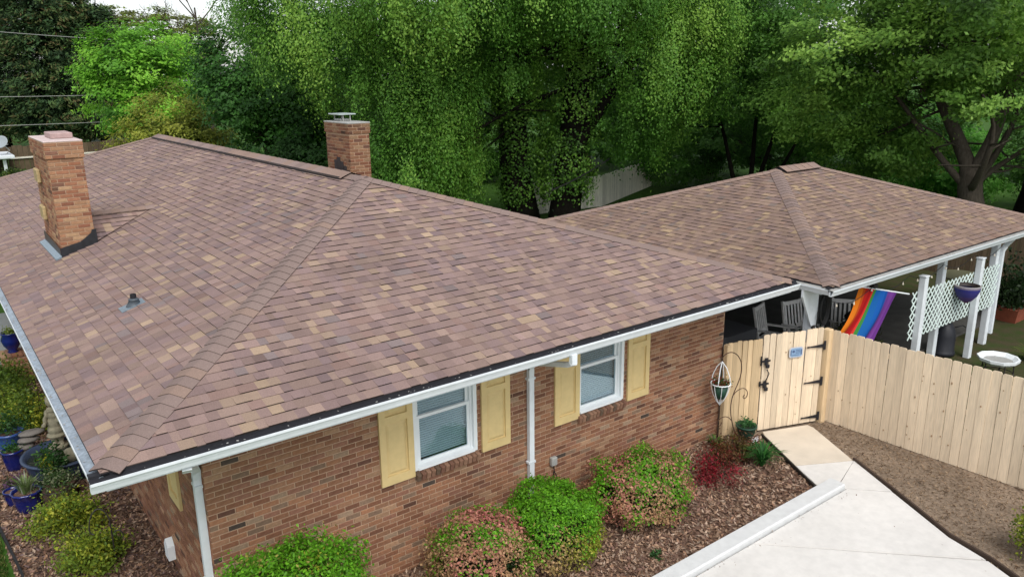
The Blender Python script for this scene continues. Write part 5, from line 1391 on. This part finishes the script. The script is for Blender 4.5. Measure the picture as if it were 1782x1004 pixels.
def tree(name, base, lobes, n, size, cols, label, style='broad', trunks=None, bark=M_BARK, m=M_LEAF, aspect=.55, group=None, extra=None, zmin=.25):
    e = empty(name, (base[0], base[1], 0), label, 'tree', group)
    mb = MB()
    for (a, b, r0, r1) in (trunks or []): limb(mb, a, b, r0, r1, 10, .05, 7)
    k = 0
    for l in lobes:
        tb_ = (trunks or [((base[0], base[1], 0), (base[0], base[1], l[2]), .3, .15)])
        t0 = tb_[k % len(tb_)]; k += 1
        st = Vector(t0[0]).lerp(Vector(t0[1]), .7)
        P = limb(mb, st, l[:3], min(t0[3] * .5, .15), .04, 7, .08, 6)
        for q in range(3):
            d = Vector((random.gauss(0, 1), random.gauss(0, 1), random.gauss(.2, .6))).normalized()
            limb(mb, P[min(3 + q, len(P) - 1)], P[min(3 + q, len(P) - 1)] + Vector((d.x * l[3], d.y * l[4], d.z * l[5])) * .75, .05, .015, 5, .12, 5)
    if mb.f: mb.build('trunk', bark, e, smooth=True)
    P, Nn, K, S = crown_pts(lobes, n, style)
    ok = P[:, 2] > zmin
    P, Nn, K, S = P[ok], Nn[ok], K[ok], S[ok]
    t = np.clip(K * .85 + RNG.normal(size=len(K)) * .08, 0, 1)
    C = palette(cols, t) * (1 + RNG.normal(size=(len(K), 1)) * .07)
    dirv = np.tile([0, 0, -1.0], (len(P), 1)) if style == 'droop' else None
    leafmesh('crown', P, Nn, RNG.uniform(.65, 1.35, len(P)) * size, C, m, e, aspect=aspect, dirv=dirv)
    if extra: extra(e)
    return e
def g(*a): return [lin(min(255, c[0] * 1.22), min(255, c[1] * 1.18), min(255, c[2] * 1.1), .92) for c in a]
# dark conifers, far left
def conifer(base, h, r, n, cols, label, size=.42):
    e = empty('conifer', (base[0], base[1], 0), label, 'tree', 'dark conifers at the far left')
    mb = MB(); limb(mb, (base[0], base[1], 0), (base[0], base[1], h * .95), .4, .06, 9, .01, 8); mb.build('trunk', M_BARKD, e, smooth=True)
    kc = n // 34
    z = RNG.uniform(.03, 1, kc) ** 1.0; a = RNG.uniform(0, 6.283, kc)
    prof = np.clip(1.12 - z, .0, 1) ** .55 * np.where(z < .12, .75, 1)
    rr = r * prof * np.where(RNG.random(kc) < .6, RNG.uniform(.82, 1.08, kc), RNG.uniform(.1, .85, kc)) * (1 + .10 * np.sin(a * 5 + z * 23))
    cen = np.column_stack([base[0] + rr * np.cos(a), base[1] + rr * np.sin(a), 1.2 + z * (h - 1.2)])
    idx = RNG.integers(0, kc, n)
    out = np.column_stack([np.cos(a), np.sin(a), np.zeros(kc)])[idx]
    s = RNG.random(n)
    P = cen[idx] + out * (s[:, None] - .4) * 1.0 + np.column_stack([RNG.normal(size=n) * .28, RNG.normal(size=n) * .28, -.35 * s + RNG.normal(size=n) * .16])
    t = np.clip(RNG.random(kc)[idx] * .7 + s * .3 + RNG.normal(size=n) * .12, 0, 1)
    C = palette(cols, t)
    leafmesh('crown', P, out * .3 + RNG.normal(size=(n, 3)) * .5 + [0, 0, .7], RNG.uniform(.7, 1.3, n) * size, C, M_NEEDLE, e, aspect=.3, dirv=out + np.array([0, 0, -.35]))
CC = g((20, 30, 20), (34, 52, 34), (46, 70, 44), (66, 88, 52), (74, 66, 46))
conifer((6.6, 78.5), 20, 5.2, 46000, CC, 'tall dark conifer at the left edge of the picture')
conifer((10.4, 73.5), 17.5, 4.9, 52000, CC, 'tall dark conifer directly behind the left chimney')
conifer((13.6, 72.5), 12.5, 3.8, 30000, CC, 'shorter dark conifer beside the bright green tree')
tree('bright_tree', (12.9, 51.5), [(12.9, 51.5, 6.2, 3.9, 3.9, 3.7), (11.2, 50.6, 7.3, 2.4, 2.4, 2.3), (15.2, 51.4, 5.2, 2.6, 2.6, 2.6), (12.6, 49.8, 4.2, 3.0, 2.6, 2.4)], 36000, .24,
     g((48, 88, 26), (78, 130, 40), (108, 162, 54), (138, 186, 76)), 'bright lime green rounded tree beside the dark conifers', 'broad', [((12.9, 51.5, 0), (12.9, 51.5, 6), .3, .14)])
tree('olive_tree', (10.8, 37.6), [(10.7, 37.4, 3.3, 2.4, 2.3, 2.6), (9.0, 37.0, 2.4, 1.7, 1.6, 2.0), (12.1, 37.2, 2.9, 1.6, 1.6, 2.2)], 30000, .17,
     g((58, 68, 26), (92, 106, 40), (120, 132, 52), (142, 150, 64)), 'olive yellow bushy tree behind the roof ridge', 'broad', [((10.8, 37.6, 0), (10.8, 37.6, 3), .2, .1)])
tree('round_far_tree', (25.8, 99.6), [(25.8, 99.6, 10.2, 7.6, 6, 4.2), (20.8, 99, 11.2, 4, 4, 3.2), (29.5, 99, 9.4, 3.4, 3.4, 3)], 30000, .40,
     g((50, 62, 30), (84, 96, 46), (104, 118, 54), (90, 140, 50)), 'flat topped grey-green tree far away against the sky', 'layer', [((25.8, 99.6, 0), (25.8, 99.6, 9), .4, .2)])
tree('green_tree', (13.8, 32.4), [(13.6, 32.2, 6.6, 3.0, 3.0, 2.9), (12.7, 31.6, 5.4, 2.0, 2.0, 2.4), (14.6, 30.6, 4.4, 3.2, 2.6, 2.8), (13.6, 30.0, 2.6, 2.4, 2.2, 2.4), (15.6, 31.0, 7.4, 2.6, 2.6, 2.6)], 46000, .2,
     g((20, 40, 18), (36, 70, 28), (54, 98, 40), (78, 126, 54)), 'dense mid green tree between the olive tree and rear chimney', 'broad', [((13.8, 32.4, 0), (13.8, 32.4, 6), .3, .15)])
tree('shade_tree', (19.0, 30.0), [(15.2, 27.2, 2.4, 3.4, 2.6, 2.4), (18.2, 26.8, 2.3, 3.0, 2.6, 2.4), (18.5, 29.5, 6, 5, 4, 4)], 32000, .18,
     g((20, 38, 17), (36, 66, 28), (52, 90, 38), (70, 112, 50)), 'dark shaded tree behind the rear chimney', 'broad', [((19, 30, 0), (19, 30, 6), .3, .15)])
# the big pale green tree with two ivy covered trunks
def ivy(e):
    n = 15000
    P, Nn, C = [], [], []
    cols = np.array(g((30, 54, 20), (52, 86, 30), (74, 112, 42), (98, 132, 56)))
    for (a, b, r, cnt, z0) in ((Vector((20.73, 20.42, 0)), Vector((19.9, 20.0, 11)), .85, 15000, .38), (Vector((21.43, 18.54, 0)), Vector((22.4, 18.2, 11)), .80, 11000, .5)):
        t = RNG.uniform(z0 * .6, 1, cnt) ** .8; th = RNG.uniform(0, 6.283, cnt)
        cl = RNG.integers(0, 170, cnt); ct = RNG.uniform(z0 * .25, 1, 170); cth = RNG.uniform(0, 6.283, 170); cb = RNG.random(170)
        t = ct[cl] + RNG.normal(size=cnt) * .025; th = cth[cl] + RNG.normal(size=cnt) * .35
        rr = r * (1 + .9 * cb[cl] * RNG.random(cnt))
        ax = np.array(a[:])[None] + (np.array(b[:]) - np.array(a[:]))[None] * t[:, None]
        out = np.column_stack([np.cos(th), np.sin(th), np.zeros(cnt)])
        P.append(ax + out * rr[:, None]); Nn.append(out + RNG.normal(size=(cnt, 3)) * .5); C.append(palette(cols, np.clip(cb[cl] * .7 + RNG.random(cnt) * .3, 0, 1)))
    leafmesh('ivy', np.vstack(P), np.vstack(Nn), .115, np.vstack(C), M_LEAF, e, aspect=.8)
WL = [(13.4, 22.9, 8.6, 3.8, 3.4, 2.9), (15.3, 20.4, 6.2, 2.7, 2.4, 3.2), (15.4, 18.9, 9.8, 4.0, 3.4, 2.6), (14.9, 20.2, 3.2, 2.6, 2.0, 2.9), (16.4, 19.9, 5.4, 2.0, 1.8, 3.2), (18.6, 18.0, 10.2, 3.4, 3, 2.2), (16.9, 20.6, 2.4, 1.3, 1.3, 2.2),
      (21.8, 16.9, 9.8, 3.4, 3.0, 2.2), (25.0, 16.2, 7.4, 3.0, 2.6, 2.8), (24.8, 17.4, 5.2, 1.9, 1.7, 2.3), (26.4, 16.0, 9.4, 3.6, 3, 2.4), (12.4, 25.2, 9.0, 2.8, 2.6, 2.0), (19.0, 21.6, 7.2, 1.8, 1.6, 1.6), (22.8, 20.6, 7.6, 2.2, 2.0, 1.8), (18.9, 18.9, 7.0, 1.3, 1.2, 1.5), (18.0, 20.9, 2.8, 1.2, 1.2, 2.4)]
tree('ivy_clad_tree', (21, 19.5), WL, 300000, .104, g((44, 78, 28), (60, 102, 36), (76, 120, 46), (96, 138, 56), (116, 152, 66)),
     'huge pale green drooping tree with two dark ivy covered trunks', 'droop',
     [((20.73, 20.42, 0), (19.6, 20.4, 11), .78, .45), ((21.43, 18.54, 0), (22.6, 18.2, 11), .74, .42), ((20.4, 20.4, 3.6), (18.2, 21.2, 9), .34, .2), ((21.9, 18.4, 3.0), (24.6, 17.0, 8), .3, .16)], M_BARKD, aspect=.6, extra=ivy, zmin=.9)
# trees behind the patio cover
tree('multi_stem_tree', (31.5, 16.4), [(29.6, 18.2, 6.4, 3.0, 2.8, 2.6), (33.0, 15.6, 7.2, 3.6, 3.0, 2.6), (30.8, 15.6, 9.4, 3.8, 3.2, 2.4), (35.5, 17.0, 5.2, 3.2, 3.0, 2.6), (28.4, 19.6, 4.2, 2.4, 2.2, 2.4), (32.4, 14.4, 4.6, 2.4, 2.0, 1.2)], 74000, .15,
     g((32, 60, 24), (54, 94, 36), (76, 122, 48), (104, 150, 64)), 'leafy tree with several thin dark stems behind the patio ridge', 'broad',
     [((31.2, 16.5, 0), (30.2, 18.0, 5.5), .14, .06), ((31.4, 16.4, 0), (31.6, 16.0, 6), .15, .06), ((31.6, 16.3, 0), (33.2, 15.6, 5.5), .14, .06), ((31.7, 16.2, 0), (33.6, 14.6, 4.5), .12, .05)], M_BARKD)
tree('spreading_oak', (29.6, 5.5), [(26.8, 8.8, 7.0, 3.4, 3.0, 1.6), (28.2, 10.6, 5.2, 3.6, 3.0, 1.4), (27.6, 6.2, 7.2, 3.4, 3.0, 1.7), (30.4, 4.2, 7.2, 3.6, 3.0, 1.8), (32.6, 8.4, 8.0, 3.8, 3.4, 2.0), (29.6, 8.0, 9.6, 5.0, 4.2, 1.8), (33.5, 3.6, 4.6, 3.0, 2.6, 1.6), (26.2, 4.4, 9.0, 3.0, 2.8, 1.6),
      (28.6, 8.6, 4.0, 2.6, 2.2, 1.1), (27.4, 4.6, 5.6, 2.0, 1.8, .9), (31.2, 9.6, 3.4, 3.0, 2.6, 1.5), (30.2, 2.6, 4.0, 1.8, 1.6, 1.2)], 104000, .15,
     g((36, 58, 24), (56, 88, 36), (78, 116, 48), (102, 140, 62), (124, 160, 76)), 'spreading dark oak with a forked grey trunk at the right', 'broad',
     [((29.6, 5.5, 0), (29.6, 5.5, 3.0), .46, .40), ((29.6, 5.5, 2.7), (28.7, 7.3, 7.2), .30, .16), ((29.6, 5.5, 2.7), (30.8, 4.4, 7.0), .26, .14)], M_BARKG)
tree('dark_trunk_tree', (33, 4.9), [(34, 4.5, 9.8, 4.4, 4, 2.4), (35.5, 1.5, 7.0, 3.6, 3.2, 2.4), (37, 3.5, 3.2, 3, 2.6, 2.2)], 26000, .2,
     g((14, 26, 10), (30, 50, 20), (50, 78, 32), (70, 100, 42)), 'tall tree with a thick dark trunk at the right edge', 'broad', [((33, 4.9, 0), (33.2, 4.3, 11), .6, .4)], M_BARKD)
tree('light_understorey', (39, 11.6), [(39, 11.4, 3.0, 3.0, 2.6, 2.4), (37.8, 9.6, 1.8, 2.4, 2, 1.6)], 14000, .2, g((40, 84, 34), (72, 130, 54), (104, 164, 74), (130, 184, 96)), 'fresh light green young tree seen left of the oak trunk', 'broad', [((39, 11.6, 0), (39, 11.6, 3), .14, .07)])
tree('shaded_understorey', (37, 19), [(36, 20.6, 2.6, 3.4, 2.8, 2.4), (39.5, 16.6, 2.6, 3.4, 3, 2.4), (33.5, 23.0, 3.0, 3.0, 2.6, 2.6), (41.5, 6.8, 2.2, 3.2, 3, 2.2)], 34000, .18, g((30, 56, 24), (50, 86, 36), (70, 112, 48), (92, 136, 62)), 'shaded understorey trees behind the patio roof', 'broad', [((37, 19, 0), (37, 19, 2.4), .16, .08)])
# backdrop trees, each its own crown
BK = [((28.5, 35.5), 'closest behind the ivy clad tree'), ((34.5, 31), 'filling the gap above the pale fence'), ((40.5, 26), 'filling the gap right of the pale fence'), ((26, 47.5), 'behind the rear chimney'), ((33, 43.5), 'left of the ivy clad trunks'), ((39.5, 38), 'between ivy trunks and pale fence'), ((46.5, 33), 'above the pale fence'), ((50, 25.5), 'behind the patio ridge'), ((51.5, 18), 'behind the oak'), ((53.5, 11), 'behind the dark trunk'), ((55, 3), 'outermost at the right')]
for i, ((x, y), wh) in enumerate(BK):
    h = random.uniform(11, 14)
    lob = [(x, y, h * .62, 5.2, 5.0, h * .36), (x + random.uniform(-3, 3), y - 2.2, h * .28, 4.6, 4.0, h * .24), (x + random.uniform(-3, 3), y + random.uniform(-2, 2), h * .85, 4.2, 4, h * .22)]
    dk = random.uniform(.85, 1.15)
    tree('background_tree', (x, y), lob, 15000, .36, [tuple(c * dk for c in q) for q in g((20, 38, 16), (38, 68, 28), (58, 98, 40), (80, 124, 54))], 'dark green backdrop tree ' + wh, 'broad', [((x, y, 0), (x, y, h * .6), .35, .2)], group='backdrop trees beyond the yard')
# bare spring trees against the sky
def bare(base, h, label):
    e = empty('bare_tree', (base[0], base[1], 0), label, 'tree', 'leafless trees against the sky')
    mb = MB()
    def grow(p, d, L, r, lv):
        q = p + d * L
        mb.tube([p, p.lerp(q, .5) + Vector((random.gauss(0, .04), random.gauss(0, .04), 0)) * L, q], [r, r * .8, r * .6], 5, cap=False)
        if lv == 0: return
        for k in range(3):
            nd = (d + Vector((random.gauss(0, .45), random.gauss(0, .45), random.gauss(.1, .25)))).normalized()
            grow(p.lerp(q, random.uniform(.55, 1)), nd, L * random.uniform(.55, .8), r * .55, lv - 1)
    grow(Vector((base[0], base[1], 0)), Vector((0, 0, 1)), h * .42, .28, 5)
    mb.build('trunk', M_BARKG, e)
bare((17.8, 88), 17, 'thin leafless tree between the conifer and the far tree')
bare((27.2, 86), 20, 'thin leafless tree above the mid green tree')
bare((21.5, 92), 16, 'faint leafless tree directly above the bright green tree')
# low hedge by the far fence
loose('low_hedge', (4.3, 52.0, .1), (1.0, .8, .8), 3000, [lin(90, 120, 50, .55), lin(130, 150, 70, .55), lin(70, 96, 44, .55)], .16, 'pale green hedge plant in front of the far fence at left', cat='shrub')

# dark shrubs added behind the patio so its depth reads as shade
for k, (x, y, lab) in enumerate(((13.5, 9.4, 'added dark backing shrub behind the rocking chairs'), (16.0, 9.6, 'added dark backing shrub behind the flag'), (18.6, 9.6, 'added dark backing shrub behind the barbecue'), (21.4, 9.0, 'added dark backing shrub at the back corner of the patio'), (23.6, 6.5, 'added dark backing shrub before the brown fence'))):
    loose('added_backing_shrub', (x, y, .2), (1.6, 1.1, 1.9), 5200, [lin(30, 50, 24, .6), lin(46, 74, 34, .6), lin(22, 38, 18, .6)], .14, lab, cat='shrub', group='added dark backing behind the patio')
